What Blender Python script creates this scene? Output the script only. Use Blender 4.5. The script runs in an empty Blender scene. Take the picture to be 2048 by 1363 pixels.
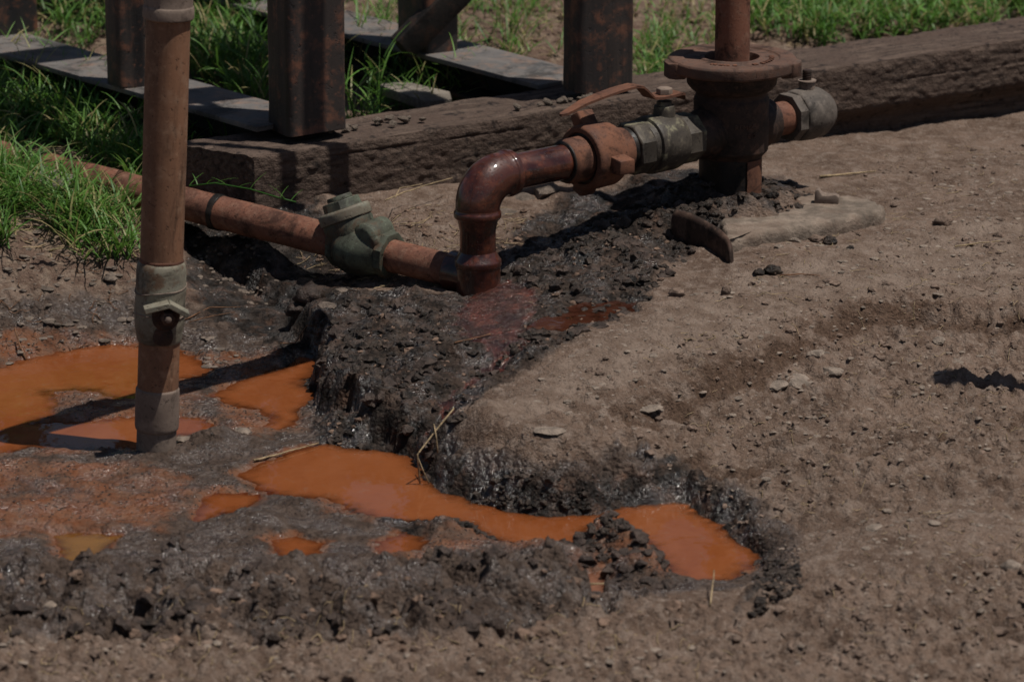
import bpy, bmesh, math, random
import numpy as np
from mathutils import Vector, Matrix, noise as mnoise

random.seed(7); RNG = np.random.default_rng(7)
rad = math.radians
scene = bpy.context.scene
COL = scene.collection

# ------------------------------------------------------------------ camera
CAM = np.array([0.0, -6.45, 1.85]); PITCH = rad(16.0); FOCAL = 147.0
cam_data = bpy.data.cameras.new('camera'); cam = bpy.data.objects.new('camera', cam_data)
COL.objects.link(cam); scene.camera = cam
cam.location = CAM; cam.rotation_euler = (rad(90) - PITCH, 0, 0)
cam_data.lens = FOCAL; cam_data.sensor_width = 36.0
cam_data.clip_start = 0.1; cam_data.clip_end = 2000
cam_data.dof.use_dof = True; cam_data.dof.focus_distance = 6.95; cam_data.dof.aperture_fstop = 7.0

# ------------------------------------------------------------------ sky, sun, exposure
SUN_EL = rad(70.0); SUN_H = np.array([0.955, -0.30]); SUN_H /= np.linalg.norm(SUN_H)
world = bpy.data.worlds.new('World'); scene.world = world; world.use_nodes = True
nt = world.node_tree; bg = nt.nodes['Background']
sky = nt.nodes.new('ShaderNodeTexSky'); sky.sky_type = 'NISHITA'; sky.sun_disc = False
sky.sun_elevation = SUN_EL; sky.sun_rotation = math.atan2(SUN_H[0], SUN_H[1])
sky.air_density = 1.0; sky.dust_density = 1.0; sky.ozone_density = 1.0
nt.links.new(sky.outputs[0], bg.inputs[0]); bg.inputs[1].default_value = 0.05
sun_data = bpy.data.lights.new('sun', 'SUN'); sun = bpy.data.objects.new('sun', sun_data)
COL.objects.link(sun)
sun_data.energy = 5.0; sun_data.angle = rad(0.53); sun_data.color = (1.0, 0.95, 0.88)
sd_ = Vector((SUN_H[0]*math.cos(SUN_EL), SUN_H[1]*math.cos(SUN_EL), math.sin(SUN_EL)))
sun.rotation_euler = (-sd_).to_track_quat('-Z', 'Y').to_euler()
scene.view_settings.view_transform = 'Standard'; scene.view_settings.look = 'None'
scene.view_settings.exposure = -0.34; scene.view_settings.gamma = 1.0
scene.view_settings.use_curve_mapping = False

# ------------------------------------------------------------------ photo point -> place in the world
F_PX = 2048*FOCAL/36.0
FW = np.array([0, math.cos(PITCH), -math.sin(PITCH)]); UPV = np.array([0, math.sin(PITCH), math.cos(PITCH)])
def ray(px, py): return FW + (px-1024)/F_PX*np.array([1.0, 0, 0]) - (py-681.5)/F_PX*UPV
def gz(px, py, z=0.0):
    r = ray(px, py); return CAM + r*((z-CAM[2])/r[2])
def gy(px, py, y):
    r = ray(px, py); return CAM + r*((y-CAM[1])/r[1])

# ------------------------------------------------------------------ vectorised noise
_perm = np.random.default_rng(3).permutation(4096).astype(np.int64)
def _hash(ix, iy, s): return _perm[(_perm[(_perm[(ix & 4095)] + iy) & 4095] + s*131) & 4095]
def perlin(x, y, s=0):
    ix = np.floor(x).astype(np.int64); iy = np.floor(y).astype(np.int64); fx = x-ix; fy = y-iy
    u = fx*fx*fx*(fx*(fx*6-15)+10); v = fy*fy*fy*(fy*(fy*6-15)+10)
    def g(i, j, dx, dy):
        a = _hash(ix+i, iy+j, s)*(2*math.pi/4096.0); return np.cos(a)*dx + np.sin(a)*dy
    n0 = g(0,0,fx,fy)*(1-u) + g(1,0,fx-1,fy)*u; n1 = g(0,1,fx,fy-1)*(1-u) + g(1,1,fx-1,fy-1)*u
    return 1.5*(n0*(1-v)+n1*v)
def fbm(x, y, f, o=4, s=0, gain=0.5):
    t = np.zeros_like(x); a = 1.0
    for k in range(o):
        t += a*perlin(x*f+17.3*k, y*f-9.1*k, s+k); f *= 2.03; a *= gain
    return t
def worley(x, y, f, s=0):
    X = x*f; Y = y*f; ix = np.floor(X).astype(np.int64); iy = np.floor(Y).astype(np.int64)
    best = np.full(x.shape, 9.0)
    for i in (-1,0,1):
        for j in (-1,0,1):
            h = _hash(ix+i, iy+j, s); cx = ix+i+(h % 64)/64.0; cy = iy+j+(h//64)/64.0
            best = np.minimum(best, (X-cx)**2+(Y-cy)**2)
    return np.sqrt(best)
def sstep(a, b, x):
    t = np.clip((x-a)/(b-a), 0, 1); return t*t*(3-2*t)
def poly_sd(x, y, P):
    """signed distance to a polygon, positive inside"""
    d = np.full(x.shape, 1e9); ins = np.zeros(x.shape, bool); n = len(P)
    for i in range(n):
        ax, ay = P[i]; bx, by = P[(i+1) % n]; ex, ey = bx-ax, by-ay
        t = np.clip(((x-ax)*ex+(y-ay)*ey)/(ex*ex+ey*ey+1e-12), 0, 1)
        d = np.minimum(d, (x-ax-t*ex)**2+(y-ay-t*ey)**2)
        if ay != by:
            c = ((ay > y) != (by > y)) & (x < (bx-ax)*(y-ay)/(by-ay)+ax); ins ^= c
    d = np.sqrt(d); return np.where(ins, d, -d)
def gpoly(pts, z): return [tuple(gz(a, b, z)[:2]) for a, b in pts]
class TPS:
    def __init__(self, pts):
        w = np.array([[*gz(a, b, c)[:2], c] for a, b, c in pts]); self.p = w[:, :2]; n = len(w)
        d2 = ((self.p[:, None]-self.p[None])**2).sum(-1); K = 0.5*d2*np.log(d2+1e-12)
        A = np.zeros((n+3, n+3)); A[:n, :n] = K+np.eye(n)*2e-3; A[:n, n] = 1; A[:n, n+1:] = self.p
        A[n:, :n] = A[:n, n:].T; self.c = np.linalg.solve(A, np.r_[w[:, 2], 0, 0, 0])
    def __call__(self, x, y):
        n = len(self.p); r = self.c[n]+self.c[n+1]*x+self.c[n+2]*y
        for i in range(n):
            d2 = (x-self.p[i,0])**2+(y-self.p[i,1])**2; r = r+self.c[i]*0.5*d2*np.log(d2+1e-12)
        return r

# ------------------------------------------------------------------ terrain
ZW = -0.125
UPPER = TPS([(540,412,.014),(700,393,.014),(900,376,.012),(1000,372,.01),(1200,400,.012),(1460,390,.02),(1560,380,.012),(640,425,.004),
  (1700,400,0),(1820,300,0),(2040,270,0),(2000,400,0),(1400,560,0),(1700,560,-.004),(2020,600,-.01),(1200,700,-.006),
  (1100,770,-.02),(960,830,-.035),(1000,880,-.042),(1200,880,-.047),(950,575,-.042),(860,600,-.044),(1060,600,-.018),
  (1200,560,-.008),(800,680,-.044),(720,760,-.052),(850,800,-.055),(660,715,-.062),(640,600,-.06),(1330,950,-.072),(1420,975,-.088),(1490,1030,-.102),(1600,1000,-.082),(1400,860,-.05),(900,870,-.045),(1000,910,-.048),(1150,925,-.055),
  (1800,900,-.045),(2020,800,-.035),(2020,1000,-.06),(1700,1200,-.085),(2020,1320,-.1),(1300,1320,-.105),(1530,1150,-.1),
  (450,452,-.030),(600,492,-.048),(370,425,-.018),(250,385,-.022),(460,410,-.012),(180,352,-.012),(100,318,-.005),(100,420,.01),(0,250,.02),(300,60,.06),(1000,50,.05),(1900,20,.03),
  (800,462,-.015),(880,500,-.025),(730,520,-.055),(2200,700,-.02),(-200,300,.04)])
LOWER = TPS([(0,480,-.005),(100,505,-.02),(250,520,-.035),(100,600,-.07),(0,690,-.112),(100,680,-.108),(300,660,-.112),(450,640,-.108),(550,700,-.118),
  (450,570,-.1),(560,620,-.105),(300,950,-.12),(600,1000,-.12),(200,1050,-.12),(800,1080,-.12),(100,800,-.12),(450,850,-.12),(1100,1050,-.122),(1400,1100,-.122),
  (100,1180,-.102),(400,1200,-.100),(800,1200,-.098),(1200,1230,-.096),(200,1330,-.098),(1000,1330,-.1),(1500,1250,-.1),
  (100,420,.01),(0,250,.02),(300,420,-.01),(-200,600,-.06),(-200,900,-.115),(-100,1330,-.1)])
EDGE = [(250,500),(330,530),(400,566),(480,592),(556,616),(575,650),(600,690),(640,722),(632,790),(650,830),(695,853),(760,885),(832,912),(850,950),
  (880,975),(955,1005),(1060,1026),(1180,1024),(1280,1006),(1340,1003),(1400,1022),(1455,1045),(1480,1080),(1522,1112),(1530,1160),(1500,1200),(1450,1260),(1400,1340),(1380,1480)]
UP_POLY = gpoly(EDGE, -.12) + [(0.25,-3.0),(400,-400),(400,400),(-400,400),(-400,1.3),(-1.2,1.0)]
PUDDLES = [  # photo outlines of the pools of orange water, laid on the water level
 ('orange_puddle', 'shallow orange puddle at left edge, behind and beside the rusty riser pipe',
  [(-90,745),(0,733),(70,716),(137,698),(205,690),(274,692),(340,698),(375,708),(398,722),(422,741),(395,754),(350,758),(300,780),(270,797),(219,794),(190,782),(137,780),(88,784),(112,805),(106,828),(60,848),(150,842),(215,838),(300,832),(362,836),(405,842),(428,858),(390,868),(340,872),(290,900),(180,896),(70,894),(20,905),(-90,920)]),
 ('orange_puddle', 'small bright orange puddle lying between riser pipe and oily mud mound',
  [(424,793),(470,772),(513,748),(560,735),(600,716),(640,715),(628,740),(604,765),(636,786),(626,803),(594,824),(590,845),(561,858),(520,856),(545,836),(513,818),(479,813),(451,810)]),
 ('orange_puddle', 'largest orange puddle, a long channel curving along the black bank',
  [(470,950),(520,925),(580,905),(640,892),(700,897),(760,896),(830,915),(850,955),(880,980),(960,1010),(1060,1030),(1180,1027),(1280,1008),(1345,1005),(1400,1028),(1450,1052),(1475,1080),(1518,1110),(1500,1140),(1440,1160),(1350,1165),(1338,1132),(1300,1092),(1268,1072),(1215,1046),(1178,1050),(1166,1066),(1160,1086),(1100,1096),(1010,1086),(960,1066),(930,1046),(880,1041),(820,1042),(760,1036),(700,1012),(640,995),(575,992),(520,984)]),
 ('orange_puddle', 'little four sided orange puddle on mud flat left of the channel',
  [(400,995),(430,985),(520,988),(528,1002),(500,1022),(440,1030),(395,1045),(385,1035)]),
 ('orange_puddle', 'tiny yellowish puddle in grey mud near lower left corner',
  [(106,1072),(170,1066),(232,1070),(200,1098),(152,1132),(124,1128),(122,1100)]),
 ('orange_puddle', 'tiny glinting reddish puddle in grey mud below the channel',
  [(542,1084),(598,1074),(645,1088),(636,1106),(590,1118),(548,1108)]),
 ('orange_puddle', 'tiny reddish puddle beside the clods under the channel',
  [(756,1084),(800,1072),(842,1076),(842,1096),(802,1112),(762,1106)]),
 ('orange_puddle', 'small pinkish silt puddle with a pale twig among front clods',
  [(1150,1150),(1212,1142),(1216,1192),(1180,1204),(1155,1200)]),
]
PUD_W = [gpoly(p[2], ZW) for p in PUDDLES]
OILPOOL = gpoly([(1075,655),(1120,628),(1190,606),(1250,598),(1296,606),(1262,628),(1200,640),(1140,655),(1100,668)], -.012)
RIVULET = gpoly([(1052,700),(1040,722),(985,742),(935,758),(905,792),(868,815),(862,800),(900,768),(940,738),(1000,716)], -.035)
LUMPS = [(735,800,-.06,.05,.016),(690,770,-.06,.045,.014),(800,830,-.06,.05,.014),(880,720,-.05,.06,.010),(960,850,-.05,.07,.016),(1050,880,-.05,.07,.016),(1170,900,-.06,.06,.014),(1215,1088,-.12,.038,.040),(1262,1112,-.12,.045,.034),(1300,1150,-.12,.05,.026),(430,885,-.12,.045,.022),(1100,1110,-.12,.05,.02),
  (880,1060,-.12,.045,.018),(500,1050,-.12,.06,.014),(1470,392,.03,.11,.024),(1380,392,.03,.07,.03),(1545,372,.03,.07,.018),(1300,430,.02,.05,.018),
  (1500,436,.02,.05,.040),(1570,420,.02,.05,.038),(1440,440,.02,.06,.030),(960,610,-.03,.08,.004),(1130,505,0,.10,.022),(1250,520,0,.08,.015),(700,790,-.06,.06,.012),
  (200,1200,-.11,.06,.03),(90,1165,-.11,.06,.026),(620,1190,-.11,.07,.028),(760,1235,-.11,.08,.03),(1010,1215,-.11,.08,.032),(860,1170,-.11,.06,.03),(1120,1190,-.11,.06,.03),(420,1250,-.11,.08,.02),(40,1225,-.11,.05,.02)]
LUMP_W = [(*gz(a,b,c)[:2], r, h) for a,b,c,r,h in LUMPS]
def zone(pts, z=-.05): return gpoly(pts, z)
Z_MOUND = zone([(560,600),(690,540),(880,570),(1000,500),(1120,430),(1330,425),(1440,515),(1330,580),(1300,620),(1190,690),(1040,760),(930,800),(900,900),(840,970),(680,880),(620,800),(630,720),(585,660)], -.03)
Z_UNDER = zone([(990,520),(1000,440),(1150,385),(1300,330),(1420,330),(1440,395),(1320,455),(1120,530)], .02)
Z_BANK = zone([(845,890),(900,908),(1000,922),(1100,932),(1240,940),(1400,968),(1510,1005),(1610,1045),(1650,1120),(1560,1185),(1480,1205),(1300,1215),(1540,1110),(1440,1040),(1340,1010),(1100,1040),(880,990)], -.09)
Z_BANKZ = zone([(820,800),(1000,820),(1300,880),(1480,970),(1540,1040),(1560,1110),(1520,1160),(1440,1210),(1480,1180),(1540,1110),(1440,1060),(1340,1040),(1100,1060),(880,1010),(820,930)], -.08)
Z_WELL = zone([(1290,430),(1400,350),(1560,320),(1640,385),(1560,425),(1440,455),(1340,470)], .03)
Z_FLAT = zone([(-300,720),(0,690),(250,670),(420,690),(560,700),(640,720),(690,860),(850,960),(1060,1030),(1300,1010),(1520,1110),(1480,1190),(1260,1220),(1100,1150),(800,1140),(400,1150),(150,1160),(-300,1160)], -.12)
Z_FLAT2 = zone([(-300,660),(100,640),(300,620),(480,620),(600,700),(420,720),(-300,740)], -.11)
Z_CLOD = zone([(-300,1130),(150,1140),(420,1130),(700,1120),(900,1110),(1150,1150),(1290,1200),(1200,1260),(900,1300),(500,1300),(-300,1290)], -.11)
Z_FRONT = zone([(-400,1250),(500,1290),(900,1290),(1300,1220),(1600,1180),(2400,1080),(2400,1700),(-400,1700)], -.1)
Z_PALE = zone([(960,800),(1100,730),(1200,690),(1330,620),(1480,560),(1800,470),(2300,400),(2300,590),(1850,595),(1650,612),(1500,690),(1220,765),(1050,830)], -.01)
Z_ROUGH = zone([(1000,840),(1220,772),(1500,700),(1660,625),(1860,605),(2300,610),(2300,1000),(1900,960),(1600,980),(1400,940),(1200,880)], -.03)
Z_DIP = zone([(1240,800),(1500,712),(1650,636),(1850,612),(2100,640),(2200,800),(1800,860),(1400,880)], -.02)
Z_LEFT = zone([(-300,480),(0,475),(280,480),(400,560),(560,640),(500,680),(300,660),(0,690),(-300,700)], -.05)
Z_PIT = zone([(370,470),(640,500),(740,560),(660,700),(600,740),(540,650),(380,580)], -.08)
Z_RED = zone([(930,590),(960,572),(1030,560),(1075,610),(1050,690),(990,720),(930,690),(900,640)], -.03)
Z_RUST = [zone(p, -.12) for p in ([(-200,905),(250,915),(430,950),(400,1000),(330,1070),(120,1075),(-200,1120)], [(470,920),(640,890),(720,905),(760,1010),(640,1010),(540,1000)],
  [(380,700),(640,690),(640,860),(520,880),(420,870)], [(-100,680),(300,670),(430,720),(430,880),(300,910),(-100,930)], [(530,1065),(660,1065),(660,1120),(530,1120)], [(740,1060),(1000,1060),(1000,1130),(740,1130)], [(640,880),(900,960),(1500,990),(1560,1110),(1350,1190),(1000,1110),(640,1020)])]
Z_LOBE = zone([(860,840),(1000,840),(1240,870),(1400,960),(1420,1060),(1100,1060),(900,1020),(850,950)], -.1)
Z_BACK = zone([(-400,470),(380,470),(560,300),(1300,130),(2300,-10),(2300,-900),(-400,-900)], .03)

def terrain(x, y, full=True):
    shp = x.shape; x = x.ravel().astype(float); y = y.ravel().astype(float)
    cx = np.clip(x, -1.5, 1.5); cy = np.clip(y, -1.9, 3.4)
    # warp that makes every drawn outline ragged
    wx = x+0.016*fbm(x, y, 9, 3, 11)+0.006*fbm(x, y, 55, 2, 15); wy = y+0.016*fbm(x, y, 9, 3, 21)+0.008*fbm(x, y, 55, 2, 25)
    hu = np.clip(UPPER(cx, cy), -.14, .09); hl = np.clip(LOWER(cx, cy), -.14, .09)
    sd = poly_sd(wx, wy, UP_POLY)
    cut = 0.034+0.014*perlin(x*7, y*7, 31)+.065*sstep(-.04,.04,poly_sd(x, y, Z_LOBE))
    t = np.clip((sd+0.004)/cut, 0, 1); t = t**0.62
    h = hl*(1-t)+np.maximum(hu, hl)*t
    face = np.where((t > 0.02) & (t < 0.98), np.clip((hu-hl)/.05, 0, 1), 0)
    M = {}
    def zm(P, f): return sstep(-f, f, poly_sd(wx, wy, P))
    M['bankz'] = zm(Z_BANKZ, .075)*sstep(.0, .25, t); M['mound'] = zm(Z_MOUND, .03); M['under'] = zm(Z_UNDER, .05); M['bank'] = zm(Z_BANK, .04); M['well'] = zm(Z_WELL, .05)
    M['flat'] = np.maximum(zm(Z_FLAT, .05), 0.85*zm(Z_FLAT2, .08))*(1-t); M['clod'] = zm(Z_CLOD, .05); M['front'] = zm(Z_FRONT, .08)
    M['pale'] = zm(Z_PALE, .06); M['rough'] = zm(Z_ROUGH, .05); M['left'] = zm(Z_LEFT, .06)*(1-t); M['pit'] = zm(Z_PIT, .04)
    M['red'] = zm(Z_RED, .03); M['back'] = zm(Z_BACK, .15); M['t'] = t; M['face'] = face
    M['rust'] = np.zeros_like(x)
    for P in Z_RUST: M['rust'] = np.maximum(M['rust'], zm(P, .06)*(1-t*.9))
    for (a, b, r, hh) in LUMP_W:
        h = h+hh*np.exp(-((wx-a)**2+(wy-b)**2)/(r*r)*1.6)
    dsd = poly_sd(wx, wy, zone_dip); dip = sstep(-.008, .035, dsd); h = h-dip*.030; M['dipsd'] = dsd
    M['dip'] = dip
    # relief: smooth pan, crumbly mound, cloddy front, pitted rough ground
    near = 1.0-0.0*x
    n1 = fbm(x, y, 10, 4, 1); n2 = fbm(x, y, 46, 3, 5); n3 = fbm(x, y, 120, 2, 8)
    crumb = np.clip(M['mound']+.6*M['under']+.75*M['bank']*(t > .02)+.5*M['well']+.5*M['pit'], 0, 1)*(1-.75*M['red'])
    w1 = worley(x+.004*n2, y*0.9+.004*n3, 62, 3); w2 = worley(x, y, 118, 9)
    rid = np.abs(fbm(x, y, 13, 4, 41)); big = worley(wx, wy, 24, 6)
    h = h+.0045*n1*(1-.5*M['flat'])+.0012*n2+.0006*n3
    h = h+crumb*(.0035*(.5-w1)+.0030*(.45-w2)+.0045*fbm(x, y, 30, 3, 95)+.016*fbm(x, y, 9, 2, 91)+.0012*n3)
    bil = np.abs(perlin(wx*11, wy*9, 44))+.5*np.abs(perlin(wx*24, wy*20, 45))+.25*np.abs(perlin(x*52, y*46, 46))
    hole = worley(wx*1.0, wy*.8, 10.5, 47)
    low1 = np.abs(perlin(wx*7.5, wy*6, 48))
    h = h+M['clod']*(.045*(bil-.40)+.038*(low1-.22)+.013*(.45-w1)+.006*n2+.003*n3-.030*sstep(.40, .10, hole)*sstep(-.2, .25, perlin(x*5, y*5, 49)))
    h = h+M['front']*(.012*(.5-w1)+.010*n2+.002*n3+.004*(.45-w2)+.008*fbm(x, y, 7, 2, 51))
    h = h+(M['rough']*1.0+.5*M['left'])*(1-.6*M['pale'])*(.007*n2+.004*(.5-w1)+.004*(.45-w2)+.010*fbm(x, y, 15, 4, 97, .6)+.003*n3)
    h = h+M['pale']*(.0022*(.5-w2)+.0015*n2+.0012*n3)
    h = h+face*(.004*(.5-w1)+.012*fbm(x, y, 13, 3, 93))
    h = h+M['back']*(.008*fbm(x, y, 6, 3, 61)+.003*n2)
    # mud flats: gently humped skin just above the water
    flat = M['flat']
    h = h+flat*(.0065*fbm(x, y, 11, 3, 71)+.0022*np.abs(n2)+.0018*(.5-w2)+.0010*n3)
    # puddle beds
    pud = np.full(x.shape, -1.0)
    for P in PUD_W:
        xs = [p[0] for p in P]; ys = [p[1] for p in P]
        m = (x > min(xs)-.15) & (x < max(xs)+.15) & (y > min(ys)-.15) & (y < max(ys)+.15)
        if m.any(): pud[m] = np.maximum(pud[m], poly_sd(x[m]+.6*(wx[m]-x[m]), y[m]+.8*(wy[m]-y[m]), P))
    k = sstep(-.035, .03, pud)
    target = ZW+.0026-.019*sstep(-.020, .050, pud)+.0020*n2+.0010*n3
    inpud = sstep(-.03, .004, pud)*np.where(t < .35, 1, np.clip(1-(t-.35)*3, 0, 1))
    h = h*(1-inpud)+np.minimum(h, target)*inpud
    # ground outside the pools never dips under the water
    lift = (1-inpud)*(h < ZW+.004)*(pud > -.07)*(1-M['clod']*(pud < -.025)); h = np.where(lift > .5, ZW+.004+.15*(h-ZW-.004), h)
    M['pud'] = pud
    for P, z0, nm in ((OILPOOL, -.0135, 'pool'), (RIVULET, None, 'riv')):
        xs = [p[0] for p in P]; ys = [p[1] for p in P]
        m = (x > min(xs)-.1) & (x < max(xs)+.1) & (y > min(ys)-.1) & (y < max(ys)+.1)
        q = np.full(x.shape, -1.0); q[m] = poly_sd(wx[m], wy[m], P); M[nm] = sstep(-.02, .01, q)
        if z0 is not None: h = h*(1-M[nm])+np.minimum(h, z0-.004+.004*n2)*M[nm]
        else: h = h-.010*M[nm]
    far = sstep(3.0, 30, np.hypot(x, y)); h = h*(1-far)+.02*far
    if not full: return h.reshape(shp)
    M['n1'] = n1; M['n2'] = n2; M['w1'] = w1
    return h.reshape(shp), M
zone_dip = Z_DIP
def H(x, y): return float(terrain(np.array([x]), np.array([y]), False)[0])

# ------------------------------------------------------------------ node helpers
def new_mat(name):
    m = bpy.data.materials.new(name); m.use_nodes = True; t = m.node_tree; t.nodes.clear()
    out = t.nodes.new('ShaderNodeOutputMaterial'); b = t.nodes.new('ShaderNodeBsdfPrincipled')
    t.links.new(b.outputs[0], out.inputs[0]); return m, t, b, out
class NB:
    def __init__(self, t): self.t = t
    def n(self, ty, **kw):
        o = self.t.nodes.new(ty)
        for k, v in kw.items(): setattr(o, k, v)
        return o
    def put(self, sock, v):
        if isinstance(v, bpy.types.NodeSocket): self.t.links.new(v, sock)
        elif isinstance(v, (tuple, list)) and len(v) == 3 and sock.type == 'RGBA': sock.default_value = (*v, 1)
        else: sock.default_value = v
    def coord(self, which='Object'): return self.n('ShaderNodeTexCoord').outputs[which]
    def noise(self, vec, scale, detail=4, rough=0.55, dist=0.0):
        o = self.n('ShaderNodeTexNoise'); self.put(o.inputs['Vector'], vec); o.inputs['Scale'].default_value = scale
        o.inputs['Detail'].default_value = detail; o.inputs['Roughness'].default_value = rough; o.inputs['Distortion'].default_value = dist
        return o.outputs[0]
    def vor(self, vec, scale, feat='F1', rnd=1.0):
        o = self.n('ShaderNodeTexVoronoi', feature=feat); self.put(o.inputs['Vector'], vec); o.inputs['Scale'].default_value = scale
        o.inputs['Randomness'].default_value = rnd; return o.outputs[0]
    def ramp(self, fac, a, b, lo=0.0, hi=1.0):
        o = self.n('ShaderNodeMapRange', interpolation_type='SMOOTHSTEP'); self.put(o.inputs[0], fac)
        o.inputs[1].default_value = a; o.inputs[2].default_value = b; o.inputs[3].default_value = lo; o.inputs[4].default_value = hi
        return o.outputs[0]
    def mix(self, fac, a, b, mode='MIX'):
        o = self.n('ShaderNodeMix', data_type='RGBA', blend_type=mode)
        self.put(o.inputs[0], fac); self.put(o.inputs[6], a); self.put(o.inputs[7], b); return o.outputs[2]
    def m(self, op, a, b=0.5, c=None):
        o = self.n('ShaderNodeMath', operation=op); self.put(o.inputs[0], a); self.put(o.inputs[1], b)
        if c is not None: self.put(o.inputs[2], c)
        return o.outputs[0]
    def bump(self, height, strength, dist, normal=None):
        o = self.n('ShaderNodeBump'); self.put(o.inputs['Height'], height); o.inputs['Strength'].default_value = strength
        o.inputs['Distance'].default_value = dist
        if normal is not None: self.t.links.new(normal, o.inputs['Normal'])
        return o.outputs[0]
    def attr(self, name):
        o = self.n('ShaderNodeAttribute'); o.attribute_name = name; return o
    def stretch(self, vec, s):
        o = self.n('ShaderNodeMapping'); self.put(o.inputs[0], vec); o.inputs['Scale'].default_value = s; return o.outputs[0]

# ------------------------------------------------------------------ soil material
def soil_material():
    m, t, b, out = new_mat('soil'); N = NB(t); P = N.coord('Object')
    a1 = N.attr('mask_a'); a2 = N.attr('mask_b')
    s1 = N.n('ShaderNodeSeparateColor'); t.links.new(a1.outputs['Color'], s1.inputs[0])
    s2 = N.n('ShaderNodeSeparateColor'); t.links.new(a2.outputs['Color'], s2.inputs[0])
    oil, wet, rust = s1.outputs; pale, red, back = s2.outputs
    nb = N.noise(P, 7, 5, .6); nm = N.noise(P, 38, 5, .62); nf = N.noise(P, 190, 4, .65); nv = N.noise(P, 620, 3, .6)
    dry = N.mix(N.ramp(nb, .34, .66), (.112,.073,.053), (.200,.138,.104))
    dry = N.mix(N.ramp(nm, .42, .72), dry, (.240,.182,.146))
    dry = N.mix(N.ramp(N.noise(P, 18, 5, .65), .52, .68, 0, .75), dry, (.085,.052,.036))
    dry = N.mix(N.ramp(nf, .56, .74, 0, .7), dry, (.075,.05,.04))
    dry = N.mix(N.ramp(nv, .58, .72, 0, .8), dry, (.36,.29,.235)); dry = N.mix(N.ramp(N.noise(P, 115, 4, .6), .60, .68, 0, .8), dry, (.30,.235,.19))
    palec = N.mix(N.ramp(N.noise(P, 14, 6, .68), .34, .66), (.155,.107,.080), (.255,.192,.152))
    palec = N.mix(N.ramp(nf, .58, .72, 0, .7), palec, (.095,.062,.046))
    palec = N.mix(N.ramp(N.noise(P, 90, 4, .6), .6, .75, 0, .55), palec, (.40,.35,.31))
    c = N.mix(N.ramp(N.m('ADD', pale, N.m('MULTIPLY', N.m('SUBTRACT', nm, .5), .9)), .35, .75), dry, palec)
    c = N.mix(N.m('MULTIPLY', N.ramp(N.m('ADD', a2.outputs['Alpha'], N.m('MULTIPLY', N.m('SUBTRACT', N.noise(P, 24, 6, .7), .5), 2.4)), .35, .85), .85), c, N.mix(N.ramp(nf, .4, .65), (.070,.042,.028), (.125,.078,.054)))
    # ground of the yard behind: reddish brown with straw-coloured flecks
    bk = N.mix(N.ramp(nm, .4, .65), (.14,.09,.068), (.25,.185,.135))
    c = N.mix(back, c, bk)
    wetc = N.mix(N.ramp(nm, .35, .7), (.050,.034,.026), (.098,.070,.055))
    wetc = N.mix(N.ramp(nf, .55, .72, 0, .8), wetc, (.018,.012,.010))
    wf = N.ramp(N.m('ADD', wet, N.m('MULTIPLY', N.m('SUBTRACT', nb, .5), .7)), .3, .62)
    c = N.mix(wf, c, wetc)
    rustc = N.mix(N.ramp(nm, .35, .7), (.165,.060,.026), (.19,.095,.056))
    rf = N.ramp(N.m('ADD', rust, N.m('MULTIPLY', N.m('SUBTRACT', N.noise(P, 13, 6, .68, .3), .5), 1.5)), .42, .95, 0, .9)
    c = N.mix(rf, c, rustc)
    oilc = N.mix(N.ramp(nm, .40, .70), (.012,.0095,.008), (.050,.036,.029))
    oilc = N.mix(N.ramp(N.noise(P, 30, 5, .65), .50, .70, 0, .8), oilc, (.095,.054,.037))
    oilc = N.mix(N.ramp(N.noise(P, 9, 6, .7), .53, .70, 0, .7), oilc, (.105,.086,.076))  # grey patches: sheen of the wet mound put into its colour
    oilc = N.mix(N.ramp(nf, .54, .66, 0, .85), oilc, (.010,.008,.007))
    of = N.ramp(N.m('ADD', oil, N.m('MULTIPLY', N.m('SUBTRACT', N.noise(P, 20, 6, .65), .5), 1.3)), .30, .72)
    c = N.mix(of, c, oilc)
    redc = N.mix(N.ramp(N.noise(P, 26, 6, .7), .38, .68), (.026,.008,.005), (.125,.034,.019))
    rdf = N.ramp(N.m('ADD', red, N.m('MULTIPLY', N.m('SUBTRACT', nm, .5), .9)), .35, .7)
    c = N.mix(rdf, c, redc)
    t.links.new(c, b.inputs['Base Color'])
    gl = N.m('MAXIMUM', N.m('MULTIPLY', of, .66), N.m('MULTIPLY', wf, .92)); gl = N.m('MAXIMUM', gl, rdf)
    patch = N.ramp(N.noise(P, 17, 5, .65), .44, .60)
    rough = N.m('SUBTRACT', .95, N.m('MULTIPLY', gl, N.m('MULTIPLY_ADD', N.m('MAXIMUM', patch, rdf), .64, .22)))
    t.links.new(rough, b.inputs['Roughness'])
    t.links.new(N.m('MULTIPLY_ADD', N.m('MULTIPLY', gl, N.m('MAXIMUM', patch, rdf)), .75, .12), b.inputs['Specular IOR Level'])
    hgt = N.m('ADD', N.m('MULTIPLY', nf, .55), N.m('MULTIPLY', nv, .25))
    hgt = N.m('ADD', hgt, N.m('MULTIPLY', N.vor(P, 170), -.35)); hgt = N.m('ADD', hgt, N.m('MULTIPLY', N.noise(P, 85, 5, .7), 1.1)); hgt = N.m('ADD', hgt, N.m('MULTIPLY', N.vor(P, 58), -.35))
    dro = N.m('ADD', N.m('MULTIPLY', N.vor(P, 120), -.9), N.m('MULTIPLY', N.noise(P, 75, 4, .6), .9))
    hgt = N.m('ADD', N.m('MULTIPLY', hgt, N.m('MULTIPLY_ADD', wf, -.45, 1.0)), N.m('MULTIPLY', N.m('MULTIPLY', dro, gl), .75))
    t.links.new(N.bump(hgt, 1.0, .0075), b.inputs['Normal'])
    vc = N.n('ShaderNodeTexVoronoi'); N.put(vc.inputs['Vector'], P); vc.inputs['Scale'].default_value = 420
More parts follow.
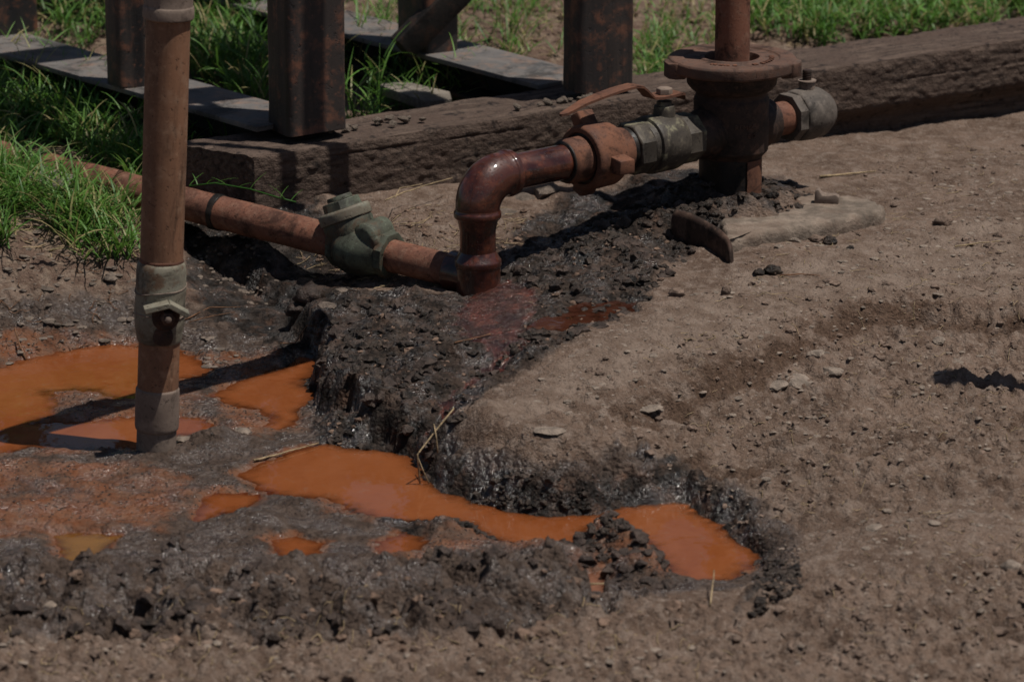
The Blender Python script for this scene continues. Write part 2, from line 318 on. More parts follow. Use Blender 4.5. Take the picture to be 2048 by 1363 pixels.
    sub = N.n('ShaderNodeVectorMath', operation='SUBTRACT'); t.links.new(vc.outputs['Color'], sub.inputs[0]); sub.inputs[1].default_value = (.5,.5,.5)
    scl = N.n('ShaderNodeVectorMath', operation='SCALE'); t.links.new(sub.outputs[0], scl.inputs[0]); scl.inputs['Scale'].default_value = 1.5
    geo = N.n('ShaderNodeNewGeometry'); add = N.n('ShaderNodeVectorMath', operation='ADD'); t.links.new(scl.outputs[0], add.inputs[0]); t.links.new(geo.outputs['Normal'], add.inputs[1])
    nrm = N.n('ShaderNodeVectorMath', operation='NORMALIZE'); t.links.new(add.outputs[0], nrm.inputs[0]); t.links.new(nrm.outputs[0], b.inputs['Coat Normal'])
    film = N.m('MULTIPLY', N.m('MAXIMUM', N.m('MULTIPLY', gl, patch), rdf), N.ramp(N.noise(P, 60, 4, .6), .42, .58, .25, 1.0))
    t.links.new(N.m('MULTIPLY', film, N.m('MULTIPLY_ADD', rdf, -.25, .48)), b.inputs['Coat Weight']); b.inputs['Coat Roughness'].default_value = .25; b.inputs['Coat IOR'].default_value = 1.42
    return m

def rust_material(name, cols, scale=30, rough=(.65,.95), spec=.25, bumpd=.0012, vertical=False, metal=0.0, coat=0.0, fleck=None):
    """cols: dark, mid, light — blotchy weathered metal"""
    m, t, b, out = new_mat(name); N = NB(t); P = N.coord('Object')
    Q = N.stretch(P, (1, 1, .07 if vertical == 2 else .22)) if vertical else P
    a = N.noise(Q, scale*.35, 6, .65, .4); c2 = N.noise(P, scale*1.6, 5, .65); d = N.noise(P, scale*9, 3, .6)
    c = N.mix(N.ramp(a, .36, .58), cols[0], cols[1]); c = N.mix(N.ramp(c2, .48, .70), c, cols[2])
    c = N.mix(N.ramp(d, .58, .74, 0, .55), c, tuple(v*.35 for v in cols[0]))
    grime = N.noise(Q, scale*.55, 7, .72, .6); c = N.mix(N.ramp(grime, .49, .64, 0, .8), c, tuple(v*.28 for v in cols[0]))
    pit = N.noise(P, scale*4.5, 4, .7); c = N.mix(N.ramp(pit, .60, .70, 0, .75), c, tuple(v*.3 for v in cols[0])); c = N.mix(N.ramp(pit, .30, .40, .55, 0), c, tuple(min(1, v*1.35) for v in cols[2]))
    if fleck: c = N.mix(N.ramp(N.noise(P, scale*.8, 6, .7), .53, .64, 0, .9), c, fleck)
    t.links.new(c, b.inputs['Base Color'])
    t.links.new(N.ramp(a, .3, .7, rough[0], rough[1]), b.inputs['Roughness'])
    b.inputs['Specular IOR Level'].default_value = spec; b.inputs['Metallic'].default_value = metal
    b.inputs['Coat Weight'].default_value = coat; b.inputs['Coat Roughness'].default_value = .06
    hg = N.m('ADD', N.m('MULTIPLY', c2, .6), N.m('MULTIPLY', d, .5)); hg = N.m('SUBTRACT', hg, N.m('MULTIPLY', N.ramp(pit, .56, .72), .8))
    t.links.new(N.bump(hg, .7, bumpd), b.inputs['Normal'])
    return m

MAT = {}
MAT['soil'] = soil_material()
MAT['rust_riser'] = rust_material('rust_riser', ((.150,.082,.052),(.225,.113,.064),(.255,.15,.095)), 26, vertical=True, rough=(.6,.85), bumpd=.0005)
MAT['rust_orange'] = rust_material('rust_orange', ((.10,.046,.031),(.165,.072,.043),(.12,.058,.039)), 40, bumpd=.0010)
MAT['rust_pipe'] = rust_material('rust_pipe', ((.12,.052,.034),(.19,.080,.050),(.20,.105,.07)), 45, bumpd=.0014)
MAT['rust_dark'] = rust_material('rust_dark', ((.028,.019,.016),(.050,.030,.023),(.085,.046,.032)), 30, rough=(.55,.85), bumpd=.0010)
MAT['rust_flange'] = rust_material('rust_flange', ((.085,.049,.037),(.125,.069,.049),(.09,.062,.05)), 34, bumpd=.0014)
MAT['oil_red'] = rust_material('oil_red', ((.026,.006,.004),(.066,.015,.007),(.125,.034,.015)), 34, rough=(.25,.6), spec=.3, bumpd=.0014, coat=.9)
MAT['brass_green'] = rust_material('brass_green', ((.055,.052,.040),(.085,.095,.068),(.125,.145,.105)), 24, rough=(.5,.8), bumpd=.0010, fleck=(.075,.045,.028))
MAT['brass_pale'] = rust_material('brass_pale', ((.14,.118,.088),(.225,.205,.155),(.20,.205,.165)), 22, rough=(.55,.8), bumpd=.0012, fleck=(.12,.07,.042))
MAT['brass_grey'] = rust_material('brass_grey', ((.042,.035,.029),(.080,.066,.052),(.118,.098,.074)), 24, rough=(.45,.75), bumpd=.0010, fleck=(.20,.185,.12))
MAT['steel_stub'] = rust_material('steel_stub', ((.15,.112,.09),(.21,.158,.126),(.235,.18,.142)), 24, rough=(.7,.9), bumpd=.0006)
MAT['side_valve'] = rust_material('side_valve', ((.075,.062,.052),(.125,.103,.087),(.15,.125,.105)), 24, rough=(.6,.85), bumpd=.0010)
MAT['post'] = rust_material('post', ((.020,.019,.021),(.040,.030,.026),(.165,.070,.042)), 17, vertical=2, rough=(.34,.65), spec=.5, bumpd=.0010)
MAT['rail'] = rust_material('rail', ((.10,.095,.092),(.15,.135,.125),(.19,.13,.10)), 12, rough=(.5,.8), bumpd=.0006)
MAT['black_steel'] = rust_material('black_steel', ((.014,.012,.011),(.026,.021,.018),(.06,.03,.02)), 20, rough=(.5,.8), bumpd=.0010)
MAT['black_tar'] = rust_material('black_tar', ((.010,.009,.009),(.018,.014,.012),(.03,.02,.015)), 30, rough=(.35,.7), bumpd=.0012)
MAT['iron_brown'] = rust_material('iron_brown', ((.024,.016,.013),(.075,.042,.03),(.12,.075,.055)), 22, rough=(.6,.9), bumpd=.0014)

def wood_material(name, c0, c1, c2, tar=.5):
    m, t, b, out = new_mat(name); N = NB(t); P = N.coord('Object')
    g = N.noise(N.stretch(P, (2.2, 26, 26)), 4, 6, .65, .6); big = N.noise(P, 9, 5, .62); f = N.noise(P, 130, 4, .65)
    c = N.mix(N.ramp(g, .35, .65), c0, c1); c = N.mix(N.ramp(big, .42, .66), c, c2)
    c = N.mix(N.ramp(N.noise(P, 46, 5, .65), .54, .68, 0, tar), c, (.018,.014,.013))
    c = N.mix(N.ramp(f, .6, .75, 0, .5), c, tuple(min(1, v*1.7) for v in c1))
    t.links.new(c, b.inputs['Base Color']); b.inputs['Roughness'].default_value = .9; b.inputs['Specular IOR Level'].default_value = .2
    t.links.new(N.bump(N.m('ADD', N.m('ADD', N.m('MULTIPLY', g, .28), N.m('MULTIPLY', f, .6)), N.m('MULTIPLY', N.noise(P, 55, 5, .7), .7)), 1.0, .008), b.inputs['Normal']); return m
MAT['timber'] = wood_material('timber', (.048,.033,.026), (.135,.096,.075), (.088,.060,.047), .9)
MAT['plank'] = wood_material('plank', (.19,.165,.14), (.30,.26,.22), (.14,.12,.10), .3)

def plain(name, col, var=.35, scale=40, rough=.85, trans=None):
    m, t, b, out = new_mat(name); N = NB(t); P = N.coord('Object')
    oi = N.n('ShaderNodeObjectInfo').outputs['Random']
    c = N.mix(N.ramp(N.noise(P, scale, 5, .6), .32, .68), tuple(v*(1-var) for v in col), tuple(v*(1+var) for v in col))
    c = N.mix(N.ramp(N.noise(P, scale*5, 3, .6), .55, .72, 0, .6), c, tuple(v*.4 for v in col))
    t.links.new(c, b.inputs['Base Color']); b.inputs['Roughness'].default_value = rough; b.inputs['Specular IOR Level'].default_value = .25
    t.links.new(N.bump(N.noise(P, scale*4, 5, .65), .9, .0045), b.inputs['Normal']); return m
MAT['concrete'] = plain('concrete', (.19,.150,.118), .38, 26, .92)
def dusty(m, soil):
    t = m.node_tree; N = NB(t); b = t.nodes['Principled BSDF']; src = b.inputs['Base Color'].links[0].from_socket
    t.links.new(N.mix(N.ramp(N.noise(N.coord('Object'), 11, 6, .7), .46, .62, 0, .6), src, soil), b.inputs['Base Color'])
dusty(MAT['concrete'], (.145,.100,.075))
MAT['stone'] = plain('stone', (.225,.178,.142), .35, 60, .85)
MAT['stone_grey'] = plain('stone_grey', (.145,.113,.090), .4, 60, .8)
MAT['clod_dry'] = plain('clod_dry', (.17,.120,.092), .4, 50, .95)
MAT['clod_brown'] = plain('clod_brown', (.165,.108,.078), .45, 50, .95)
MAT['clod_oil'] = plain('clod_oil', (.036,.026,.020), .8, 60, .38)
MAT['clod_wet'] = plain('clod_wet', (.055,.038,.030), .5, 50, .45)
MAT['wet_grit'] = plain('wet_grit', (.060,.042,.033), .5, 60, .13); MAT['wet_grit'].node_tree.nodes['Principled BSDF'].inputs['Specular IOR Level'].default_value = .9
MAT['straw'] = plain('straw', (.34,.25,.145), .35, 60, .7)
MAT['twig'] = plain('twig', (.17,.085,.045), .4, 60, .8)

def grass_material(name, c0, c1, dryc):
    m, t, b, out = new_mat(name); N = NB(t)
    a = N.attr('tint'); s = N.n('ShaderNodeSeparateColor'); t.links.new(a.outputs['Color'], s.inputs[0])
    c = N.mix(s.outputs[0], c0, c1); c = N.mix(s.outputs[1], c, dryc)
    t.links.new(c, b.inputs['Base Color']); b.inputs['Roughness'].default_value = .5; b.inputs['Specular IOR Level'].default_value = .35
    tr = t.nodes.new('ShaderNodeBsdfTranslucent'); t.links.new(N.mix(.5, c, (.22,.30,.05), 'MULTIPLY'), tr.inputs[0])
    t.links.new(N.mix(.35, c, (.11,.24,.02)), tr.inputs[0])
    mx = t.nodes.new('ShaderNodeMixShader'); mx.inputs[0].default_value = .35
    t.links.new(b.outputs[0], mx.inputs[1]); t.links.new(tr.outputs[0], mx.inputs[2]); t.links.new(mx.outputs[0], out.inputs[0]); return m
MAT['grass'] = grass_material('grass', (.040,.125,.020), (.135,.30,.050), (.32,.26,.12))

def water_material(name, deep, mid, rough=.025, k=.8):
    """turbid water: the thinner the film, the more of the bed shows through (attribute depth, in cm)"""
    m, t, b, out = new_mat(name); N = NB(t); P = N.coord('Object')
    n = N.noise(N.stretch(P, (1, .6, 1)), 7, 6, .65, .8); n2 = N.noise(P, 40, 5, .65, .5)
    c = N.mix(N.ramp(n, .32, .68), deep, mid); c = N.mix(N.ramp(n2, .56, .74, 0, .35), c, (.20,.115,.075))
    t.links.new(c, b.inputs['Base Color'])
    t.links.new(N.ramp(N.noise(P, 26, 5, .65), .52, .72, rough, rough+.10), b.inputs['Roughness'])
    b.inputs['IOR'].default_value = 1.33; b.inputs['Specular IOR Level'].default_value = .5
    nrm = N.bump(N.m('ADD', N.noise(P, 12, 3, .55), N.m('MULTIPLY', N.noise(P, 120, 3, .6), .06)), .35, .005); t.links.new(nrm, b.inputs['Normal'])
    dep = N.attr('depth').outputs['Fac']
    fac = N.m('SUBTRACT', 1.0, N.m('POWER', 2.718, N.m('MULTIPLY', dep, -2.6*k)))
    fac = N.m('MULTIPLY_ADD', fac, N.m('MULTIPLY_ADD', n2, .4, .8), .06); fac = N.m('MINIMUM', fac, 1.0)
    tr = t.nodes.new('ShaderNodeBsdfTransparent'); tr.inputs[0].default_value = (.85,.62,.42,1); gl = t.nodes.new('ShaderNodeBsdfGlossy'); gl.inputs['Roughness'].default_value = .08
    t.links.new(nrm, gl.inputs['Normal']); fr = t.nodes.new('ShaderNodeFresnel'); fr.inputs[0].default_value = 1.33
    film = t.nodes.new('ShaderNodeMixShader'); t.links.new(fr.outputs[0], film.inputs[0]); t.links.new(tr.outputs[0], film.inputs[1]); t.links.new(gl.outputs[0], film.inputs[2])
    mx = t.nodes.new('ShaderNodeMixShader'); t.links.new(fac, mx.inputs[0]); t.links.new(film.outputs[0], mx.inputs[1]); t.links.new(b.outputs[0], mx.inputs[2]); t.links.new(mx.outputs[0], out.inputs[0])
    return m
MAT['water'] = water_material('muddy_water', (.180,.050,.014), (.220,.070,.024))
MAT['water_yellow'] = water_material('yellow_water', (.17,.075,.014), (.20,.098,.02))
MAT['water_silt'] = water_material('silt_water', (.20,.09,.055), (.24,.11,.07), .12)
MAT['oil_liquid'] = water_material('crude_oil', (.040,.013,.008), (.070,.025,.014), .05, 2.0)

# ------------------------------------------------------------------ object helpers
OFF = {}
def tag(o, label=None, cat=None, group=None, kind=None):
    if label: o['label'] = label
    if cat: o['category'] = cat
    if group: o['group'] = group
    if kind: o['kind'] = kind
    return o
def thing(name, loc, label, cat, group=None):
    o = bpy.data.objects.new(name, None); COL.objects.link(o); o.location = loc; o.empty_display_size = .05
    OFF[o] = np.array(loc, float); return tag(o, label, cat, group)
def mesh_from(name, v, f, mat, smooth=40):
    me = bpy.data.meshes.new(name); me.from_pydata([tuple(p) for p in v], [], [tuple(q) for q in f]); me.update()
    if smooth is not None:
        me.polygons.foreach_set('use_smooth', [True]*len(me.polygons))
        if smooth < 180: me.set_sharp_from_angle(angle=rad(smooth))
    if mat: me.materials.append(MAT[mat] if isinstance(mat, str) else mat)
    return me
def mesh_np(name, v, faces, mat, smooth=True):
    """fast mesh from numpy arrays; faces (n,3) or (n,4)"""
    me = bpy.data.meshes.new(name); n = len(faces); k = faces.shape[1]
    me.vertices.add(len(v)); me.vertices.foreach_set('co', np.ascontiguousarray(v, np.float32).ravel())
    me.loops.add(n*k); me.loops.foreach_set('vertex_index', np.ascontiguousarray(faces, np.int32).ravel())
    me.polygons.add(n); me.polygons.foreach_set('loop_start', np.arange(0, n*k, k, dtype=np.int32))
    me.polygons.foreach_set('loop_total', np.full(n, k, np.int32))
    me.polygons.foreach_set('use_smooth', np.full(n, smooth, bool)); me.update(calc_edges=True); me.validate()
    if mat: me.materials.append(MAT[mat] if isinstance(mat, str) else mat)
    return me
class MB:
    def __init__(self): self.v = []; self.f = []
    def add(self, v, f):
        o = len(self.v); self.v += [np.array(p, float) for p in v]; self.f += [tuple(i+o for i in q) for q in f]; return self
    def lathe(self, o, d, prof, n=40, bev=.0012, phase=0.0, cap=True):
        o = np.array(o, float); d = np.array(d, float); d /= np.linalg.norm(d)
        up = np.array([0, 0, 1.0]) if abs(d[2]) < .9 else np.array([0, 1.0, 0])
        a = np.cross(up, d); a /= np.linalg.norm(a); b = np.cross(d, a)
        if bev: prof = bevel_prof(prof, bev)
        V = []; Fc = []
        for (t, r) in prof:
            for k in range(n):
                th = 2*math.pi*k/n+phase; V.append(o+d*t+r*(math.cos(th)*a+math.sin(th)*b))
        for i in range(len(prof)-1):
            for k in range(n):
                k2 = (k+1) % n; Fc.append((i*n+k, i*n+k2, (i+1)*n+k2, (i+1)*n+k))
        if cap:
            Fc.append(tuple(range(n))[::-1]); Fc.append(tuple((len(prof)-1)*n+k for k in range(n)))
        return self.add(V, Fc)
    def sweep(self, pts, rads, n=32, cap=True):
        pts = [np.array(p, float) for p in pts]; V = []; Fc = []; a = None
        if not hasattr(rads, '__len__'): rads = [rads]*len(pts)
        for i, p in enumerate(pts):
            d = pts[min(i+1, len(pts)-1)]-pts[max(i-1, 0)]; d /= np.linalg.norm(d)
            if a is None:
                up = np.array([0, 0, 1.0]) if abs(d[2]) < .9 else np.array([0, 1.0, 0]); a = np.cross(up, d)
            a = a-d*np.dot(a, d); a /= np.linalg.norm(a); b = np.cross(d, a)
            for k in range(n):
                th = 2*math.pi*k/n; V.append(p+rads[i]*(math.cos(th)*a+math.sin(th)*b))
        for i in range(len(pts)-1):
            for k in range(n):
                k2 = (k+1) % n; Fc.append((i*n+k, i*n+k2, (i+1)*n+k2, (i+1)*n+k))
        if cap: Fc.append(tuple(range(n))[::-1]); Fc.append(tuple((len(pts)-1)*n+k for k in range(n)))
        return self.add(V, Fc)
    def box(self, c, ax, half, bev=.002, seg=2, sub=0):
        bm = bmesh.new(); bmesh.ops.create_cube(bm, size=2.0)
        for v in bm.verts: v.co = Vector((v.co.x*half[0], v.co.y*half[1], v.co.z*half[2]))
        if bev: bmesh.ops.bevel(bm, geom=bm.edges[:], offset=bev, segments=seg, affect='EDGES', profile=.5)
        if sub: bmesh.ops.subdivide_edges(bm, edges=bm.edges[:], cuts=sub, use_grid_fill=True)
        A = np.array(ax, float); c = np.array(c, float); bm.verts.ensure_lookup_table()
        V = [c+v.co.x*A[0]+v.co.y*A[1]+v.co.z*A[2] for v in bm.verts]; Fc = [tuple(q.index for q in f.verts) for f in bm.faces]
        bm.free(); return self.add(V, Fc)
    def prism(self, poly, o, ax, depth, bev=.0015):
        """poly in the (ax0,ax1) plane, extruded along ax2 by depth"""
        bm = bmesh.new(); vs = [bm.verts.new((p[0], p[1], 0)) for p in poly]; f = bm.faces.new(vs)
        r = bmesh.ops.extrude_face_region(bm, geom=[f])
        for e in r['geom']:
            if isinstance(e, bmesh.types.BMVert): e.co.z += depth
        bmesh.ops.recalc_face_normals(bm, faces=bm.faces[:])
        if bev: bmesh.ops.bevel(bm, geom=bm.edges[:], offset=bev, segments=2, affect='EDGES', profile=.5)
        A = np.array(ax, float); o = np.array(o, float); bm.verts.index_update()
        V = [o+v.co.x*A[0]+v.co.y*A[1]+v.co.z*A[2] for v in bm.verts]; Fc = [tuple(q.index for q in f2.verts) for f2 in bm.faces]
        bm.free(); return self.add(V, Fc)
    def jitter(self, amp, sc, seed=0.0):
        for i, p in enumerate(self.v):
            q = Vector(p)*sc+Vector((seed, seed*1.7, -seed)); n = mnoise.noise_vector(q); self.v[i] = p+np.array(n)*amp
        return self
    def build(self, name, mat, parent=None, smooth=40, loc=None, label=None):
        off = OFF[parent] if parent is not None else (np.array(loc, float) if loc is not None else np.zeros(3))
        me = mesh_from(name, [p-off for p in self.v], self.f, mat, smooth)
        bm = bmesh.new(); bm.from_mesh(me); bmesh.ops.recalc_face_normals(bm, faces=bm.faces[:]); bm.to_mesh(me); bm.free()
        o = bpy.data.objects.new(name, me); COL.objects.link(o)
        if parent is not None: o.parent = parent
        else: o.location = off
        OFF[o] = off
        if label: o['label'] = label
        return o
def bevel_prof(prof, w):
    out = [prof[0]]
    for i in range(1, len(prof)-1):
        p = np.array(prof[i]); a = np.array(prof[i-1])-p; b = np.array(prof[i+1])-p; la = np.linalg.norm(a); lb = np.linalg.norm(b)
        if la < 1e-9 or lb < 1e-9: continue
        cs = np.dot(a, b)/(la*lb)
        if cs > -.93:
            ww = min(w, la*.45, lb*.45); p0 = p+a/la*ww; p1 = p+b/lb*ww; pm = (p0+p1)/2*.5+p*.5
            out += [tuple(p0), tuple(pm), tuple(p1)]
        else: out.append(tuple(p))
    out.append(prof[-1]); return out

# ------------------------------------------------------------------ the ground
def growing(a, b, step, far, ratio=1.28):
    c = list(np.arange(a, b, step)); s = step; lo = [a]; hi = [b]
    while lo[-1] > -far: s *= ratio; lo.append(lo[-1]-s)
    s = step
    while hi[-1] < far: s *= ratio; hi.append(hi[-1]+s)
    return np.array(lo[::-1][:-1]+c+hi)
gx = growing(-1.12, 1.12, .0044, 300)
yy = [-1.75]
while yy[-1] < 3.1: yy.append(yy[-1]+(.0048 if yy[-1] < .9 else .0048+(yy[-1]-.9)*.004))
s = .006; lo = [yy[0]]
while lo[-1] > -300: s *= 1.3; lo.append(lo[-1]-s)
s = .014; hi = [yy[-1]]
while hi[-1] < 400: s *= 1.3; hi.append(hi[-1]+s)
gyv = np.array(lo[::-1][:-1]+yy+hi[1:])
X, Y = np.meshgrid(gx, gyv); HZ, MK = terrain(X, Y)
nx, ny = len(gx), len(gyv)
idx = np.arange(nx*ny).reshape(ny, nx)
quads = np.stack([idx[:-1,:-1], idx[:-1,1:], idx[1:,1:], idx[1:,:-1]], -1).reshape(-1, 4)
gme = mesh_np('ground', np.stack([X.ravel(), Y.ravel(), HZ.ravel()], 1), quads, 'soil')
ground = tag(bpy.data.objects.new('ground', gme), kind='structure'); COL.objects.link(ground)
t = MK['t']
oil = np.clip(np.maximum.reduce([MK['mound']*(.60+.5*sstep(-.065, -.095, HZ.ravel())), MK['under']*.72, MK['bankz']*sstep(-.060, -.098, HZ.ravel()+.016*MK['n1']+.010*MK['n2'])*1.0, MK['well']*.62, MK['pit']*1.15, MK['pool'], MK['riv']*.6, .2*MK['face']]), 0, 1)
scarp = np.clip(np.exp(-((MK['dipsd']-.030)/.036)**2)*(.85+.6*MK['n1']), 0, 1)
wet = np.clip(np.maximum.reduce([MK['flat']*.95, MK['clod']*.62, MK['mound']*.6, sstep(-.12, -.0, MK['pud'])*.95]), 0, 1)
rustm = np.clip(np.maximum(MK['rust']*.80, sstep(-.04, .005, MK['pud'])*.95*(1-.8*t)), 0, 1)
red = np.clip(np.maximum(MK['red']*.9, MK['riv']*.85), 0, 1)
def add_attr(me, name, r, g, b, al=1.0):
    a = me.attributes.new(name, 'FLOAT_COLOR', 'POINT'); arr = np.ones((len(r), 4), np.float32); arr[:, 0] = r; arr[:, 1] = g; arr[:, 2] = b; arr[:, 3] = al
    a.data.foreach_set('color', arr.ravel())
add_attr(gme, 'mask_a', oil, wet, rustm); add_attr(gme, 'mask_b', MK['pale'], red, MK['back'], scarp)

# height lookup on the fine grid (bilinear is enough for placing small things)
def HL(x, y):
    x = np.asarray(x, float); y = np.asarray(y, float)
    i = np.clip(np.searchsorted(gx, x)-1, 0, nx-2); j = np.clip(np.searchsorted(gyv, y)-1, 0, ny-2)
    u = np.clip((x-gx[i])/(gx[i+1]-gx[i]), 0, 1); v = np.clip((y-gyv[j])/(gyv[j+1]-gyv[j]), 0, 1)
    return (HZ[j,i]*(1-u)+HZ[j,i+1]*u)*(1-v)+(HZ[j+1,i]*(1-u)+HZ[j+1,i+1]*u)*v
def on_ground(px, py, z=0.0):
    """where the photo's line of sight meets the built ground"""
    for _ in range(12):
        p = gz(px, py, z); z = float(HL(p[0], p[1]))*.6+z*.4
    p = gz(px, py, z); return np.array([p[0], p[1], float(HL(p[0], p[1]))])

# ------------------------------------------------------------------ puddles
LOWW = [np.array(P) for P in PUD_W]
def water_sheet(name, P, z, reach, mat, label):
    """level sheet over the hollow, cut where the ground rises out of it"""
    P = np.array(P); lo = P.min(0)-reach; hi = P.max(0)+reach
    i0, i1 = np.searchsorted(gx, lo[0]), np.searchsorted(gx, hi[0]); j0, j1 = np.searchsorted(gyv, lo[1]), np.searchsorted(gyv, hi[1])
    xs = X[j0:j1, i0:i1]; ys = Y[j0:j1, i0:i1]; dep = z-HZ[j0:j1, i0:i1]; sdp = poly_sd(xs.ravel(), ys.ravel(), [tuple(p) for p in P]).reshape(xs.shape)
    wetv = (dep > -.0005) & (sdp > -reach); q = wetv[:-1,:-1] | wetv[:-1,1:] | wetv[1:,1:] | wetv[1:,:-1]
    ids = np.arange(xs.size).reshape(xs.shape); F = np.stack([ids[:-1,:-1][q], ids[:-1,1:][q], ids[1:,1:][q], ids[1:,:-1][q]], 1)
    used, inv = np.unique(F, return_inverse=True); F = inv.reshape(F.shape); c = P.mean(0)
    V = np.stack([xs.ravel()[used]-c[0], ys.ravel()[used]-c[1], np.zeros(len(used))], 1)
    me = mesh_np(name, V, F, mat, True); at = me.attributes.new('depth', 'FLOAT', 'POINT'); at.data.foreach_set('value', (np.clip(dep.ravel()[used], 0, .05)*100).astype(np.float32))
    o = bpy.data.objects.new(name, me); COL.objects.link(o); o.location = (c[0], c[1], z); tag(o, label, None, None, 'structure'); return o
for k, ((nm, lab, _), P) in enumerate(zip(PUDDLES, PUD_W)):
    water_sheet(nm, P, ZW+.00004*k, .03, 'water_yellow' if k == 4 else ('water_silt' if k == 7 else 'water'), lab)
water_sheet('oil_puddle', OILPOOL, -.0145, .02, 'oil_liquid', 'thin dark oily pool on top of the mound')

# ------------------------------------------------------------------ steel frame of the pump behind
ALPHA = rad(28); UX = np.array([math.cos(ALPHA), math.sin(ALPHA), 0]); VX = np.array([-math.sin(ALPHA), math.cos(ALPHA), 0]); ZX = np.array([0, 0, 1.0])
ZT = .112                                    # top of the timber
def line_pt(px, py, z): return gz(px, py, z)
frame = thing('pump_frame', tuple(gz(850, 120, .16)), 'rust streaked black steel frame of square posts and rails standing on timber', 'steel frame')
def post(pxl, pxc, pxr, pyc, zb, zt=1.25, mat='post', lab=None, tilt=0, seg=3):
    """square post from the photo's left edge, near corner and right edge; pyc = height of near corner's foot"""
    c = gz(pxc, pyc, zb); D = np.dot(c-CAM, FW); sc = F_PX/D
    wu = (pxr-pxc)/sc/math.cos(ALPHA); wv = (pxc-pxl)/sc/math.sin(ALPHA)
    mid = c+UX*wu/2+VX*wv/2; m = MB()
    n = 40; prof = []
    r = .014
    for (sx, sy, a0) in ((1,1,0),(-1,1,90),(-1,-1,180),(1,-1,270)):
        for k in range(6):
            a = rad(a0+k*18); prof.append((sx*(wu/2-r)+r*math.cos(a), sy*(wv/2-r)+r*math.sin(a)))
    zs = list(np.linspace(zb, zb+.25, 16))+list(np.linspace(zb+.3, zt, 8)); V = []; Fc = []; k = len(prof)
    for z in zs:
        for (a, b) in prof:
            dz = 0
            if z == zb: dz = .006*mnoise.noise(Vector((a*30, b*30, pxc)))
            V.append(mid*np.array([1,1,0])+UX*a+VX*b+ZX*(z+dz))
    for i in range(len(zs)-1):
        for j in range(k): Fc.append((i*k+j, i*k+(j+1)%k, (i+1)*k+(j+1)%k, (i+1)*k+j))
    Fc.append(tuple(range(k))[::-1]); Fc.append(tuple((len(zs)-1)*k+j for j in range(k)))
    m.add(V, Fc).jitter(.0012, 18, pxc); return m.build('post', mat, frame, 50, label=lab), mid, wu, wv
pA = post(528, 577, 694, 274, ZT+.014, lab='nearest post with rusty corner, standing over the timber end')
pE = post(1122, 1160, 1272, 190, .142, lab='post caked with dried oily dirt at its foot')
ZR = .137
pB = post(204, 238, 296, 178, ZR+.001); pD = post(788, 850, 920, 108, ZR+.001); pC = post(-40, -10, 75, 72, ZR+.001)
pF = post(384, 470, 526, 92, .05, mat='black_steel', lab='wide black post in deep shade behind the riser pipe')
def rail(A, B, name='rail'):
    """wide-flange beam with its web upright; A near end, B far end on the top centre line"""
    A = np.array(A); B = np.array(B); d = B-A; L = np.linalg.norm(d); d = d/L; s = np.cross(d, ZX); s /= np.linalg.norm(s); c = (A+B)/2
    m = MB(); w = .0725
    m.box(c-ZX*.005, (d, s, ZX), (L/2, w, .005), .0015); m.build('rail_flange', 'rail', frame)
    m = MB(); m.box(c-ZX*.0352, (d, s, ZX), (L/2-.001, .005, .025), 0); m.build('rail_web', 'black_steel', frame)
    m = MB(); m.box(c-ZX*.0652, (d, s, ZX), (L/2, w, .0045), .0015); m.build('rail_flange', 'black_steel', frame)
def rail_px(p0, p1, back, fwd, w=.145):
    """rail whose near top edge passes through two photo points"""
    A = gz(*p0, ZR); B = gz(*p1, ZR); d = B-A; d /= np.linalg.norm(d); sd = np.array([d[1], -d[0], 0])
    sd = sd if sd[0] > 0 else -sd
    rail(A+sd*w/2-d*fwd, A+sd*w/2+d*back)
rail_px((527,258), (236,174), 2.0, -.02); rail_px((1010,152), (874,116), 1.9, .10)
a = gy(838, 62, pD[1][1]-.07); b = gy(925, -25, pD[1][1]-.03); dd = (b-a)/np.linalg.norm(b-a)
m = MB(); m.box((a-dd*.05+b+dd*.6)/2, (dd, np.cross(ZX, dd)/np.linalg.norm(np.cross(ZX, dd)), np.cross(dd, np.cross(ZX, dd)/np.linalg.norm(np.cross(ZX, dd)))), (np.linalg.norm(b-a)/2+.325, .02, .026), .003); m.build('brace', 'black_steel', frame)
# cross members and deck overhead (above the picture) that the posts carry
zt = 1.25
for p, q in ((pA, pE), (pB, pD)):
    a = p[1]*np.array([1,1,0])+ZX*(zt+.0505); b = q[1]*np.array([1,1,0])+ZX*(zt+.0505); d = b-a; L = np.linalg.norm(d); d /= L
    m = MB(); m.box((a+b)/2, (d, np.cross(ZX, d), ZX), (L/2+.12, .05, .05), .003); m.build('cross_beam', 'post', frame)
for p, q in ((pA, pC), (pE, pD)):
    a = p[1]*np.array([1,1,0])+ZX*(zt+.152); b = q[1]*np.array([1,1,0])+ZX*(zt+.152); d = b-a; L = np.linalg.norm(d); d /= L
    m = MB(); m.box((a+b)/2, (d, np.cross(ZX, d), ZX), (L/2+.15, .05, .05), .003); m.build('side_beam', 'post', frame)

